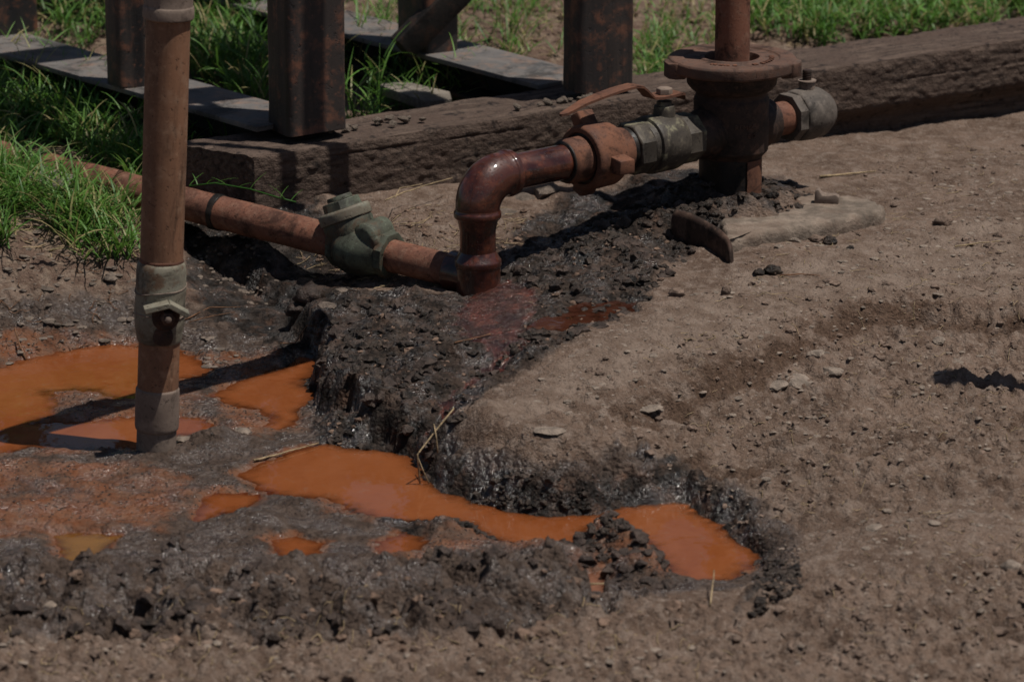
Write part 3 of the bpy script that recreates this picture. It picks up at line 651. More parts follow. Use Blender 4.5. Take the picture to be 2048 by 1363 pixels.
SUNK = np.array([SUN_H[0], SUN_H[1]])/math.tan(SUN_EL)
for (px, py, tx) in ((597, 372, .012), (700, 352, .016)):  # unseen rods added overhead to cast two shadow stripes on the timber
    y0 = gz(508, 312, ZT)[1]+(px-508)/1150*math.tan(ALPHA); f0 = gy(px, py, y0)
    b0 = np.array([*(f0[:2]+SUNK*(.66-f0[2]+.04)), .66]); b1 = b0+np.array([.02, .0, .74])
    MB().sweep([b0, (b0+b1)/2, b1], tx, 20).build('shadow_rod', 'rust_dark', frame)
    q = pA[1]+(pE[1]-pA[1])*np.clip(np.dot(b1[:2]-pA[1][:2], (pE[1]-pA[1])[:2])/np.dot((pE[1]-pA[1])[:2], (pE[1]-pA[1])[:2]), 0, 1); q = np.array([q[0], q[1], 1.40]); b1 = b1*np.array([1,1,0])+ZX*1.405
    d = q-b1; L = np.linalg.norm(d); d /= L; s2 = np.cross(ZX, d); s2 /= np.linalg.norm(s2)
    MB().box((q+b1)/2, (d, s2, np.cross(d, s2)), (L/2+.02, .012, .012), .002).build('shadow_rod_arm', 'rust_dark', frame)  # made-up arm that carries the unseen rod

# ------------------------------------------------------------------ timber sill
def timber():
    a = gz(508, 312, ZT-.004); b = gz(2120, 66, .160); W = .165
    d = (b-a); d[2] = 0; L = np.linalg.norm(d); d /= L; v = np.array([-d[1], d[0], 0])
    L += .5
    ns, nw, nh = 520, 40, 80; V = []; Fc = []
    hgt = .20
    ring = [( -0.0, -hgt*(1-k/nh)) for k in range(nh)]+[(W*k/nw, 0.0) for k in range(nw)]+[(W, -hgt*k/10) for k in range(11)]
    n = len(ring)
    S = np.linspace(0, L, ns)
    for s in S:
        z0 = (ZT-.004)+(.160-ZT+.004)*min(1, s/(L-.5))
        for (w, z) in ring:
            # the left end is cut on a slant
            sl = -.105*(w/W)*max(0, 1-s/.25)+0
            p = a+d*(s+sl)+v*(w+.0*s); x, y = s, (w-z)
            fr = 1 if w == 0 else 0; tp = 1 if z == 0 else 0
            q = Vector((s*9, w*14, z*14)); nn = mnoise.fractal(q, .9, 2.0, 4); q2 = Vector((s*70, w*90, z*90)); n2 = mnoise.noise(q2); n3 = mnoise.fractal(q2*.4, .8, 2, 3)
            n4 = mnoise.noise(Vector((s*33, w*40, z*48))); out = (.0013*nn+.0022*n2+.0016*abs(n3)+.0010*n4) if fr else 0
            if fr:
                for ck, (zk, a_, b_) in enumerate(((-.026,.1,.6),(-.066,.4,1.0),(-.047,1.3,1.9))):
                    if a_ < s < b_: out -= .0020*math.exp(-((z-zk-.007*mnoise.noise(Vector((s*2.1, ck*3.7, 0)))-.002*mnoise.noise(Vector((s*19, ck, 0))))/.0016)**2)*min(1, 12*(s-a_), 12*(b_-s))
                if s > .95: out -= .030*sstep(.085, .125, np.float64(-z))*min(1, (s-.95)*4)
            up = (.004*nn+.0010*n2-.004*max(0, mnoise.noise(Vector((s*2.2, w*60, 3.3))))) if tp else 0
            # rounded, chipped front arris
            if fr and z > -.022: out -= (.022+z)**2*9*(1+.6*mnoise.noise(Vector((s*22, 0, 0))))
            if tp and w < .022: up -= (.022-w)**2*9*(1+.6*mnoise.noise(Vector((s*22, 5, 0))))
            pos = p-v*out+ZX*(z0+z+up-a[2])
            V.append(pos)
    for i in range(ns-1):
        for k in range(n-1): Fc.append((i*n+k, (i+1)*n+k, (i+1)*n+k+1, i*n+k+1))
    Fc.append(tuple(range(n))); Fc.append(tuple((ns-1)*n+k for k in range(n))[::-1])
    off = np.array([a[0], a[1], 0]); V = np.array(V)-off
    R = np.array([d, v, ZX]); V = V @ R.T
    me = mesh_from('timber_sill', V, Fc, 'timber', 60)
    o = bpy.data.objects.new('timber_sill', me); COL.objects.link(o); o.location = off; o.rotation_euler = (0, 0, math.atan2(d[1], d[0]))
    tag(o, 'long oil stained squared timber lying behind the wellhead under the posts', 'timber'); return a, d, v, L
T_A, T_D, T_V, T_L = timber()

# ------------------------------------------------------------------ wellhead
ZF = .15
W0 = gz(1462, 257, ZF); WX, WY = W0[0], W0[1]
E0 = gz(955, 358, ZF)                           # elbow corner
AX = (E0-W0); LAX = np.linalg.norm(AX); AX /= LAX   # flow line axis, from the wellhead towards the elbow
wc = np.array([WX, WY, 0.0])
well = thing('wellhead', (WX, WY, H(WX, WY)-.02), 'rusty cast iron wellhead with broad flanged top and vertical tubing', 'wellhead')
m = MB().lathe(wc, ZX, [(.005,.0),(.005,.056),(.10,.056),(.108,.062),(.114,.0675),(.206,.0675),(.212,.064),(.220,.064),(.224,.072),(.234,.080),(.258,.083),(.2585,.0)], 72, .002, cap=False).jitter(.0012, 25, 3)
body = m.build('casing_head', 'rust_dark', well, label='dark cast body with two side outlets')
m = MB().lathe(wc, ZX, [(-.06,.0568),(.102,.0568)], 64, 0, cap=False).jitter(.002,30,2).build('casing_pipe', 'black_tar', well, label='casing under the cast body, coloured black for its shade')  # black colour stands in for the shade on the casing
V = []; Fc = []  # sunlit side of the casing, painted on as an orange strip
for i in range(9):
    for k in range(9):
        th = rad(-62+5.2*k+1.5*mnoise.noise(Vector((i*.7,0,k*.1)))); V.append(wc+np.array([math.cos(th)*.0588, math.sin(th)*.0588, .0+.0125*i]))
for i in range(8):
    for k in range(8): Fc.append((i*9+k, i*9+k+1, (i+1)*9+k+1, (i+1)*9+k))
mm = MB(); mm.add(V, Fc); mm.build('sunlit_strip', 'rust_orange', well, 60, label='rusty orange strip painted as the sunlit side of the casing')
fl = [(.2590,.050),(.2590,.112),(.262,.115),(.278,.115),(.282,.112),(.2825,.086),(.2795,.084),(.2795,.058),(.2825,.056),(.2825,.049),(.268,.047)]
m = MB().lathe(wc, ZX, fl, 96, .0015, cap=False).jitter(.0011, 22, 9)
m.add([], []); flange = m.build('flange', 'rust_flange', well, label='broad round rusty flange with worn lugs')
for (ang, w, lng, nmz) in ((math.pi+.30, .030, .018, 1), (-.26, .024, .020, 2), (math.pi-1.05, .03, .012, 3)):
    dr = np.array([math.cos(ang), math.sin(ang), 0]); tn = np.array([-dr[1], dr[0], 0]); m = MB()
    poly = [(-w,-.012),(-w*.9,lng*.55),(-w*.45,lng),(w*.4,lng*.95),(w*.85,lng*.5),(w,-.012)]
    m.prism(poly, wc+dr*.106+ZX*.2515, (tn, dr, ZX), .0285, .003).jitter(.004, 60, ang).build('lug', 'rust_flange', flange)
m = MB().lathe(wc, ZX, [(.262,.0),(.262,.0555),(.266,.0555),(.2665,.0)], 60, 0, cap=False).build('flange_recess', 'steel_stub', flange)
# worn raised marks round the flange
for k, th in enumerate([-2.15,-2.05,-1.9,-1.8,-1.72,-1.55,-1.05,-.98,-.75,-.62,-.5,-.36,-.2,-.05,.1]):
    dr = np.array([math.cos(th), math.sin(th), 0]); tn = np.array([-dr[1], dr[0], 0])
    MB().box(wc+dr*.071+ZX*.2805, (tn, dr, ZX), (.0016+.001*(k % 3), .0045, .0012), .0005, 1).build('cast_mark', 'rust_orange', flange)
m = MB().lathe(wc, ZX, [(.2668,.0312),(.60,.0312),(1.3,.0312)], 56, 0).jitter(.0008, 30, 2); m.build('tubing', 'rust_pipe', well, label='vertical rust brown tubing rising from the flange')
# raised cast letters on the casing head
def cast_text(txt, z, th0, size, rr):
    cu = bpy.data.curves.new('cast_lettering', 'FONT'); cu.body = txt; cu.size = size; cu.extrude = .0008; cu.align_x = 'CENTER'; cu.resolution_u = 2
    o = bpy.data.objects.new('tmp_text', cu); COL.objects.link(o); dg = bpy.context.evaluated_depsgraph_get(); me0 = bpy.data.meshes.new_from_object(o.evaluated_get(dg))
    V = []
    for v in me0.vertices:
        th = th0+v.co.x/rr; r = rr+v.co.z; V.append(wc+np.array([math.cos(th)*r, math.sin(th)*r, z+v.co.y]))
    Fc = [tuple(p.vertices) for p in me0.polygons]; bpy.data.objects.remove(o); bpy.data.meshes.remove(me0)
    mm = MB(); mm.add(V, Fc); mm.build('cast_lettering', 'rust_flange', body, 30)
cast_text('REMBC', .162, -1.22, .013, .0683); cast_text('810', .146, -1.05, .011, .0683)
# outlet bosses
for sgn, L in ((1, .098), (-1, .092)):
    m = MB().lathe(wc+ZX*ZF, AX*sgn, [(.02,.046),(.072,.046),(.078,.042),(L,.042),(L+.001,.0)], 48, .002, cap=False).jitter(.0009, 30, sgn); m.build('outlet_boss', 'rust_dark', body)
# side valve on the far side
def hexr(r): return r
sv = MB().lathe(wc+ZX*ZF, -AX, [(.080,.0305),(.150,.0305)], 40, 0); sv.build('side_nipple', 'rust_pipe', well, label='short rusty nipple between wellhead and capped side valve')
so = wc+ZX*ZF-AX*.135
m = MB().lathe(so, -AX, [(.0,.030),(.0,.0445),(.020,.0445),(.024,.040)], 8, .0015, phase=rad(22.5), cap=False)
m.lathe(so, -AX, [(.0205,.030),(.0205,.0435),(.028,.0470),(.055,.0485),(.078,.046),(.086,.041),(.086,.039),(.096,.036),(.098,.0)], 48, .002, cap=False).jitter(.0009, 25, 4)
svb = m.build('side_valve', 'side_valve', well, label='dusty grey capped ball valve on the far side of the wellhead')
sc = so-AX*.052+ZX*.048
MB().lathe(sc, ZX, [(-.006,.015),(.010,.015),(.011,.013),(.0115,.0)], 8, .001, cap=False).build('packing_nut', 'steel_stub', svb)
MB().lathe(sc, ZX, [(.012,.017),(.0145,.017),(.015,.0)], 24, .0005, cap=False).build('washer', 'steel_stub', svb)
MB().lathe(sc, ZX, [(.0152,.0085),(.019,.008),(.021,.0088),(.023,.008),(.025,.0088),(.027,.008),(.029,.0088),(.0335,.008),(.034,.0)], 20, .0004, cap=False).build('stem', 'black_steel', svb)

# ------------------------------------------------------------------ flow line: nipple, ball valve, union, wet pipe, elbow, swage
flow = thing('flow_line', (E0[0], E0[1], H(E0[0], E0[1])-.01), 'flow line from wellhead through valve and union to oil wet elbow', 'pipe')
def fx(px):
    """distance along the flow line axis of the point seen at photo column px"""
    lo, hi = 0.0, LAX+.2
    for _ in range(40):
        mid = (lo+hi)/2; p = wc+ZX*ZF+AX*mid; q = p-CAM; col = 1024+F_PX*q[0]/np.dot(q, FW)
        if col > px: lo = mid
        else: hi = mid
    return lo
FO = wc+ZX*ZF
s_n0, s_v1, s_v0, s_u1, s_u0, s_f, s_e = .095, fx(1382), fx(1252), fx(1228), fx(1160), fx(1128), fx(1020)
MB().lathe(FO, AX, [(.085,.0305),(s_v1+.012,.0305)], 44, 0).jitter(.0006,40,1).build('nipple', 'rust_orange', flow, label='bright orange rusted nipple next to wellhead')
# ball valve
vl = s_v0-s_v1
m = MB().lathe(FO, AX, [(s_v1,.030),(s_v1,.0455),(s_v1+vl*.24,.0455),(s_v1+vl*.27,.044)], 8, .0015, phase=rad(22.5), cap=False)
m.lathe(FO, AX, [(s_v1+vl*.25,.03),(s_v1+vl*.25,.0465),(s_v1+vl*.34,.051),(s_v1+vl*.66,.052),(s_v1+vl*.70,.051),(s_v1+vl*.705,.045),(s_v1+vl*.78,.045),(s_v1+vl*.785,.0)], 52, .0015, cap=False).jitter(.0009, 25, 6)
vb = m.build('ball_valve', 'brass_grey', flow, label='grey weathered ball valve body with flat lever')
m = MB().lathe(FO, AX, [(s_v1+vl*.78,.030),(s_v1+vl*.78,.0475),(s_v1+vl*.985,.0475),(s_v1+vl,.045),(s_v1+vl*1.0,.030)], 8, .0015, phase=rad(22.5), cap=False); m.build('end_nut', 'brass_grey', vb)
MB().lathe(FO, AX, [(s_v1+vl*1.0,.032),(s_v1+vl*1.0,.040),(s_v1+vl*1.09,.034),(s_v1+vl*1.1,.030)], 40, .001, cap=False).build('sealant_ring', 'black_tar', vb)
vs = FO+AX*(s_v1+vl*.42)
MB().lathe(vs, ZX, [(.040,.021),(.056,.0195),(.066,.0185),(.067,.014),(.074,.0135),(.075,.0)], 28, .001, cap=False).jitter(.0006,40,8).build('stem_boss', 'brass_grey', vb)
# lever: flat bar with an S bend, seen running to the left above the union
side = np.cross(ZX, AX); hz = .074
LV = gz(1121, 230, ZF+.085); HD = (LV-vs)*np.array([1,1,0]); HL_ = np.linalg.norm(HD); HD /= HL_; HS = np.cross(ZX, HD)
path = [(-.040,.0740),(-.036,.0835),(-.028,.0858),(.0,.0850),(.020,.0845),(.036,.0865),(.052,.102),(.062,.110),(.075,.1125),(.110,.1105),(.150,.1055),(.19,.099),(HL_-.01,.086),(HL_,.0845)]
wd = [.012,.016,.019,.020,.019,.0165,.0150,.0145,.0145,.0145,.0140,.0125,.0080,.003]
V = []; Fc = []
for (s_, z_), w_ in zip(path, wd):
    for (a_, b_) in ((-1,-1),(1,-1),(1,1),(-1,1)): V.append(vs+HD*s_+HS*a_*w_+ZX*(z_+b_*.0022))
for i in range(len(path)-1):
    for k in range(4): Fc.append((i*4+k, i*4+(k+1)%4, (i+1)*4+(k+1)%4, (i+1)*4+k))
Fc += [(3,2,1,0), tuple(len(V)-4+k for k in range(4))]
mm = MB(); mm.add(V, Fc); lever = mm.build('lever', 'rust_orange', vb, 30, label='flat rusty lever with an S bend')
MB().lathe(vs, ZX, [(.0875,.0145),(.0965,.0145),(.0985,.0120),(.099,.0)], 6, .0012, cap=False).build('lever_nut', 'steel_stub', lever)
# pipe to the union
MB().lathe(FO, AX, [(s_v0-.004,.0315),(s_u1+.004,.0315)], 44, 0).jitter(.0006,40,3).build('short_pipe', 'rust_pipe', flow)
# hammer union
un = MB().lathe(FO, AX, [(s_u1-.020,.033),(s_u1-.018,.041),(s_u1+.006,.044),(s_u1+.010,.052),(s_u1+.018,.056),(s_u0-.006,.058),(s_u0,.055),(s_u0+.001,.046),(s_u0-.006,.044)], 60, .0018, cap=False).jitter(.0008,25,7)
union = un.build('hammer_union', 'rust_orange', flow, label='rusty hammer union nut with three lugs')
MB().lathe(FO, AX, [(s_u0-.008,.0455),(s_u0-.004,.0455),(s_u0-.003,.040)], 48, .0005, cap=False).build('dark_gap', 'black_tar', union)
b2 = np.cross(AX, side); b2 /= np.linalg.norm(b2); su = (s_u0+s_u1)/2+.002
if b2[2] < 0: b2 = -b2
nearside = side if side[1] < 0 else -side
for (cs, sn) in ((math.cos(rad(-5)), math.sin(rad(-5))), (math.cos(rad(122)), math.sin(rad(122))), (math.cos(rad(243)), math.sin(rad(243)))):
    dr = nearside*cs+b2*sn; tn = np.cross(AX, dr)
    poly = [(-.016,.046),(-.0125,.082),(.0125,.082),(.016,.046)]
    MB().prism(poly, FO+AX*(su-.019), (tn, dr, AX), .034, .0035).jitter(.0015,50,cs).build('lug', 'rust_orange', union)
MB().lathe(FO, AX, [(s_u0-.010,.040),(s_u0+.004,.0405),(s_f-.004,.0395),(s_f+.002,.036),(s_f+.003,.032)], 52, .002, cap=False).jitter(.0006,40,5).build('union_tail', 'rust_orange', flow)
MB().lathe(FO, AX, [(s_f-.003,.0365),(s_f+.0035,.0365),(s_f+.005,.032)], 48, .001, cap=False).build('sealant_ring', 'black_tar', flow)
MB().lathe(FO, AX, [(s_f,.0312),(s_e+.004,.0312)], 52, 0).jitter(.0006,40,9).build('wet_pipe', 'oil_red', flow, label='dark red pipe wet with crude oil')
# elbow
RB = .052; dn = -ZX; C = FO+AX*(LAX-RB)+dn*RB
pts = []; rr = []
for k in range(19):
    a_ = rad(90*k/18); pts.append(C+AX*RB*math.sin(a_)-dn*RB*math.cos(a_)); rr.append(.0385+.0015*math.sin(rad(180*k/18)))
el = MB(); el.sweep(pts, rr, 52)
el.lathe(FO, AX, [(s_e-.002,.030),(s_e-.001,.0405),(s_e+.010,.0415),(s_e+.013,.0390),(LAX-RB+.001,.0385)], 52, .0015, cap=False)
ec = FO+AX*LAX; ec = np.array([ec[0], ec[1], 0])
zb = gy(948, 430, ec[1])[2]
el.lathe(ec, ZX, [(zb-.006,.030),(zb-.006,.0385),(zb-.001,.0410),(zb+.006,.0410),(zb+.009,.0388),(ZF-RB+.001,.0385)], 52, .0018, cap=False)
el.jitter(.0007,28,4); el.build('elbow', 'oil_red', flow, 50, label='glossy dark red elbow wet with oil')
zc = gy(948, 520, ec[1])[2]; zd = gy(948, 572, ec[1]-.04)[2]-.05
MB().lathe(ec, ZX, [(zc+.002,.0308),(zb-.026,.0310),(zb-.018,.0328),(zb-.010,.0345),(zb-.004,.036)], 52, .001, cap=False).jitter(.0006,40,6).build('swage_nipple', 'oil_red', flow)
MB().lathe(ec, ZX, [(zd,.0395),(zc-.010,.0395),(zc-.008,.0412),(zc+.001,.0412),(zc+.004,.0385),(zc+.014,.0325),(zc+.018,.0305)], 52, .0018, cap=False).jitter(.0006,30,8).build('collar', 'oil_red', flow, label='oil soaked collar sunk in the mud')

# ------------------------------------------------------------------ lower line with check valve
ZL = zc-.030
L0 = np.array([ec[0], ec[1], ZL]); L1 = gz(370, 407, .018); LD = L1-L0; LD /= np.linalg.norm(LD)
low = thing('return_pipe', tuple(gz(520, 450, ZL-.04)), 'rusty low pipe with green brass check valve entering the mud mound', 'pipe')
def lx(px):
    lo, hi = 0.0, 2.2
    for _ in range(40):
        mid = (lo+hi)/2; p = L0+LD*mid; q = p-CAM; col = 1024+F_PX*q[0]/np.dot(q, FW)
        if col > px: lo = mid
        else: hi = mid
    return lo
c0, c1 = lx(785), lx(676)
MB().lathe(L0, LD, [(-.01,.036),(.055,.036),(.060,.030)], 44, .001, cap=False).build('tee_branch', 'oil_red', low)
MB().lathe(L0, LD, [(.03,.0285),(c0+.01,.0285)], 44, 0).jitter(.0006,40,2).build('pipe', 'rust_pipe', low, label='short rusty pipe between check valve and elbow collar')
n_ = 70; ptsL = [L0+LD*(c1-.01+(1.75-c1)*k/n_)+ZX*(.0-.012*max(0,(k/n_-.55))) for k in range(n_+1)]
MB().sweep(ptsL, .0300, 40).jitter(.0012,22,5).build('pipe', 'rust_pipe', low, 180, label='long rusty pipe running back into the grass')
tape = L0+LD*(lx(437))
MB().lathe(tape, LD, [(-.007,.0300),(-.006,.0322),(.006,.0325),(.007,.0300)], 36, .001, cap=False).jitter(.002,60,3).build('tar_band', 'black_tar', low)
# check valve body: swing-check with slanted bonnet
cm = (c0+c1)/2; cl = c1-c0; perp = np.cross(LD, ZX); perp /= np.linalg.norm(perp)
m = MB().lathe(L0, LD, [(c0,.030),(c0,.0415),(c0+.016,.0415),(c0+.018,.036)], 8, .0015, phase=rad(22.5), cap=False); endn = m
cv = MB().lathe(L0, LD, [(c0+.014,.032),(c0+.018,.0375),(c0+.030,.040),(c0+cl*.45,.048),(c0+cl*.72,.050),(c1-.020,.046),(c1-.014,.038),(c1-.013,.03)], 48, .003, cap=False)
BN = (ZX*math.cos(rad(24))+LD*math.sin(rad(24))); BN /= np.linalg.norm(BN); bc = L0+LD*(c0+cl*.66)
cv.lathe(bc, BN, [(-.01,.030),(.020,.043),(.045,.044),(.050,.0425)], 48, .002, cap=True)
# hinge bulge towards the elbow
for k, (aa, hh, r_) in enumerate(((.34,.030,.026),(.26,.022,.022))):
    o_ = L0+LD*(c0+cl*aa)+ZX*hh
    cv.lathe(o_, perp, [(-.034,.0),(-.033,r_*.7),(-.028,r_),(.028,r_),(.033,r_*.7),(.034,.0)], 28, .002, cap=False)
cv.jitter(.0022,26,12)
cvo = cv.build('check_valve', 'brass_green', low, 60, label='green tarnished brass check valve with round bonnet')
endn.build('end_nut', 'brass_green', cvo)
MB().lathe(L0, LD, [(c1-.016,.03),(c1-.016,.0425),(c1,.0425),(c1+.003,.036),(c1+.003,.03)], 8, .0015, phase=rad(22.5), cap=False).build('end_nut', 'brass_green', cvo)
MB().lathe(bc, BN, [(.0500,.030),(.0502,.0470),(.0660,.0475),(.0700,.0450),(.0705,.0)], 48, .0015, cap=False).jitter(.0006,40,4).build('bonnet', 'brass_pale', cvo, label='pale green screwed bonnet')
MB().lathe(bc, BN, [(.0706,.040),(.0706,.0345),(.085,.0335),(.086,.031),(.0865,.0)], 8, .0015, cap=False).build('bonnet_hexagon', 'brass_green', cvo)
MB().lathe(bc, BN, [(.0866,.022),(.0866,.0235),(.094,.022),(.0945,.0)], 24, .001, cap=False).build('plug', 'brass_green', cvo)

# ------------------------------------------------------------------ riser pipe with valve
RBASE = gz(312, 900, -.122); rt = gy(337, 30, RBASE[1]); RD = rt-RBASE; RLEN = np.linalg.norm(RD); RD /= RLEN
riser = thing('riser_pipe', tuple(RBASE), 'upright weathered riser pipe with taped green valve standing in the puddle', 'pipe')
def ry(py):
    return (gy(325, py, RBASE[1])[2]-RBASE[2])/RD[2]
MB().lathe(RBASE, RD, [(-.12,.0310),(ry(845),.0310)], 52, 0).jitter(.0006,30,1).build('stub_pipe', 'steel_stub', riser)
MB().lathe(RBASE, RD, [(ry(858),.0310),(ry(855),.0338),(ry(848),.0345),(ry(785),.0345),(ry(776),.0342),(ry(773),.0320)], 52, .0014, cap=False).jitter(.0007,30,2).build('coupling', 'steel_stub', riser, label='dull grey brown coupling near the mud')
MB().lathe(RBASE, RD, [(ry(776),.0322),(ry(668),.0322)], 52, 0).jitter(.0006,30,3).build('lower_pipe', 'rust_riser', riser)
vb_ = MB().lathe(RBASE, RD, [(ry(682),.0322),(ry(680),.0345),(ry(672),.0358),(ry(640),.0388),(ry(618),.0394),(ry(600),.0392),(ry(580),.0392),(ry(576),.0396),(ry(572),.0390),(ry(540),.0385),(ry(528),.0375),(ry(522),.0350),(ry(521),.0325)], 56, .0012, cap=False).jitter(.0012,28,4)
rv = vb_.build('taped_valve', 'brass_pale', riser, label='pale green valve body wrapped with old tape')
for k, (py_, tl) in enumerate(((574, .05), (623, -.06))):
    ring = []
    for q in range(49):
        th = 2*math.pi*q/48; ring.append(RBASE+RD*(ry(py_)+.004*math.sin(th+tl*20)+.0015*math.sin(3*th+k))+np.array([math.cos(th), math.sin(th), 0])*.0394)
    MB().sweep(ring, .0011, 8).build('tape_edge', 'steel_stub', rv)
# recessed stem hood and its nut, facing the viewer
fc = RBASE+RD*ry(615); fd = np.array([.18, -.98, 0]); fd /= np.linalg.norm(fd); fs = np.cross(fd, ZX); fs = -fs if fs[0] < 0 else fs
MB().lathe(fc+RD*-.004+fs*.005, fd, [(.030,.0225),(.0395,.0225),(.0410,.020),(.0412,.0)], 28, .001, cap=False).jitter(.0025,50,2).build('stem_socket', 'rust_dark', rv)
MB().lathe(fc+RD*-.004+fs*.007, fd, [(.040,.012),(.054,.0115),(.056,.009),(.0565,.0)], 6, .001, cap=False).build('stem_nut', 'iron_brown', rv)
MB().lathe(fc+RD*-.004+fs*.007, fd, [(.056,.0055),(.060,.005),(.0605,.0)], 16, .0006, cap=False).build('stem_tip', 'steel_stub', rv)
for (pa, pb, tt) in (((-.030,.011),(.008,.019),'a'), ((.007,.0195),(.038,.001),'b')):
    a_ = fc+fs*pa[0]+RD*pa[1]; b_ = fc+fs*pb[0]+RD*pb[1]; d_ = b_-a_; l_ = np.linalg.norm(d_); d_ /= l_; u_ = np.cross(fd, d_)
    MB().box((a_+b_)/2+fd*.049, (d_, u_, fd), (l_/2, .0042, .0125), .001, 1).jitter(.001,60,pa[0]).build('stop_plate', 'brass_pale', rv)
MB().lathe(fc+fs*.002-RD*.036, fd, [(.028,.018),(.0392,.016),(.0395,.0)], 20, .001, cap=False).jitter(.004,60,6).build('rust_scab', 'rust_dark', rv)
MB().lathe(RBASE, RD, [(ry(524),.0330),(ry(522),.0345),(ry(517),.0343),(ry(515),.0332)], 48, .001, cap=False).jitter(.0012,60,8).build('rust_ring', 'rust_orange', riser)
MB().lathe(RBASE, RD, [(ry(530),.0335),(ry(300),.0338),(ry(28),.0338)], 56, 0).jitter(.0007,24,5).build('upper_pipe', 'rust_riser', riser, label='straight brown pipe above the valve')
zc1 = ry(36); zc2 = ry(-70)
MB().lathe(RBASE, RD, [(zc1,.0335),(zc1,.0385),(ry(34),.0395),(ry(18),.0395),(ry(12),.0385),(ry(10),.0370),(ry(-28),.0370),(ry(-30),.0390),(ry(-46),.0390),(ry(-48),.0335)], 56, .0014, cap=False).build('top_collar', 'steel_stub', riser)
# above the picture the riser turns and runs back to the right
top = RBASE+RD*ry(-75); a0 = gz(0, 888, ZW); a1 = gz(650, 712, ZW); AD = (a1-a0); alen = np.linalg.norm(AD); AD /= alen
shp = [top-RD*.03, top, top+RD*.02+AD*.01, top+RD*.035+AD*.035]+[top+RD*.038+AD*(.06+k*.1) for k in range(int(alen/.1)+1)]
MB().sweep([RBASE+RD*ry(10)]+shp, .0335, 40).build('overhead_arm', 'rust_riser', riser)

# ------------------------------------------------------------------ stones, clods
def ico(sub):
    bm = bmesh.new(); bmesh.ops.create_icosphere(bm, subdivisions=sub, radius=1.0); bm.verts.ensure_lookup_table()
    v = np.array([tuple(q.co) for q in bm.verts]); f = np.array([[q.index for q in p.verts] for p in bm.faces]); bm.free(); return v, f
ICO1, ICO2, ICO3 = ico(2), ico(3), ico(4)
def rock_shape(seed, base=ICO2, chops=9, squash=.65, rough=.12):
    r = np.random.default_rng(seed); v = base[0].copy()
    for _ in range(chops):
        n = r.normal(size=3); n /= np.linalg.norm(n); d = r.uniform(.55, .85); k = v@n; m_ = k > d; v[m_] -= np.outer(k[m_]-d, n)
    for i in range(len(v)):
        q = Vector(v[i])*2.4+Vector((seed*3.1, 0, 0)); v[i] *= 1+rough*mnoise.fractal(q, .9, 2, 3)
    v[:, 2] *= squash; v[:, 0] *= r.uniform(.85, 1.25); return v, base[1]
def clod_shape(seed, base=ICO2, amp=.34, squash=.75):
    v = base[0].copy()
    for i in range(len(v)):
        q = Vector(v[i])*1.5+Vector((seed*5.7, seed, 0)); q2 = Vector(v[i])*4.0+Vector((seed, 3, 1)); v[i] *= 1+amp*mnoise.noise(q)+amp*.9*mnoise.noise(q2)+amp*.5*mnoise.noise(q2*2.3)
    v[:, 2] *= squash; return v, base[1]
GRIT0 = 14
STUFF_SHAPES = [rock_shape(20+k, ICO1, 4, .75, .75) for k in range(8)]+[rock_shape(50+k, ICO1, 6, .55, .1) for k in range(6)]+[clod_shape(70+k, ico(1), .2, .7) for k in range(3)]
def scatter(name, poly, count, smin, smax, mat, label, shapes=range(14), power=2.6, sink=.3, zref=-.05, keep=None, seed=1, aspect=1.0):
    r = np.random.default_rng(seed); P = np.array(gpoly(poly, zref)); lo = P.min(0); hi = P.max(0); xs = []; ys = []
    n = 0
    while n < count:
        x = r.uniform(lo[0], hi[0], count*2); y = r.uniform(lo[1], hi[1], count*2)
        ok = poly_sd(x, y, [tuple(p) for p in P]) > 0
        # clumping
        ok &= (fbm(x, y, 6, 2, seed+80)+.9*r.uniform(-.6, 1, len(x))) > .0
        hz_ = HL(x, y)
        ok &= hz_ > ZW+.001
        if keep is not None: ok &= keep(x, y)
        xs.append(x[ok]); ys.append(y[ok]); n += ok.sum()
    x = np.concatenate(xs)[:count]; y = np.concatenate(ys)[:count]; z = HL(x, y)
    s = smin+(smax-smin)*r.uniform(0, 1, count)**power
    shapes = list(shapes); V = []; Fc = []; o = 0
    for i in range(count):
        v, f = STUFF_SHAPES[shapes[r.integers(len(shapes))]]; th = r.uniform(0, 6.28); c_, s_ = math.cos(th), math.sin(th)
        e = r.uniform(.75, 1.3, 3); w = v*e; w = np.stack([w[:,0]*c_-w[:,1]*s_, w[:,0]*s_+w[:,1]*c_, w[:,2]*aspect], 1)*s[i]
        V.append(w+np.array([x[i], y[i], z[i]+s[i]*(.6-sink*1.6)*aspect])); Fc.append(f+o); o += len(v)
    me = mesh_np(name, np.concatenate(V), np.concatenate(Fc), mat, True); me.set_sharp_from_angle(angle=rad(38)); ob = bpy.data.objects.new(name, me); COL.objects.link(ob)
    return tag(ob, label, kind='stuff')
def gentle(x, y): return (np.abs(HL(x, y-.015)-HL(x, y+.015)) < .022) & (np.abs(HL(x-.015, y)-HL(x+.015, y)) < .022)
M_PTS = [(600,640),(700,570),(900,600),(1050,520),(1330,440),(1430,520),(1330,590),(1290,640),(1160,700),(1000,760),(880,880),(700,860),(640,760)]
scatter('oily_crumbs', M_PTS, 1500, .0012, .0115, 'clod_oil', 'black oily soil crumbs covering the mound', range(8), 4.0, .45, -.03, seed=11,
        keep=lambda x, y: (poly_sd(x, y, Z_RED) < .0) & gentle(x, y))
scatter('wet_grit', [(-60,690),(250,670),(560,690),(650,850),(860,980),(1060,1050),(1300,1080),(1480,1190),(1240,1210),(1100,1140),(800,1130),(400,1140),(-60,1150)], 5200, .0007, .0024, 'wet_grit', 'wet glinting grit over the mud flats', range(14,17), 2.0, .35, -.12, seed=51)
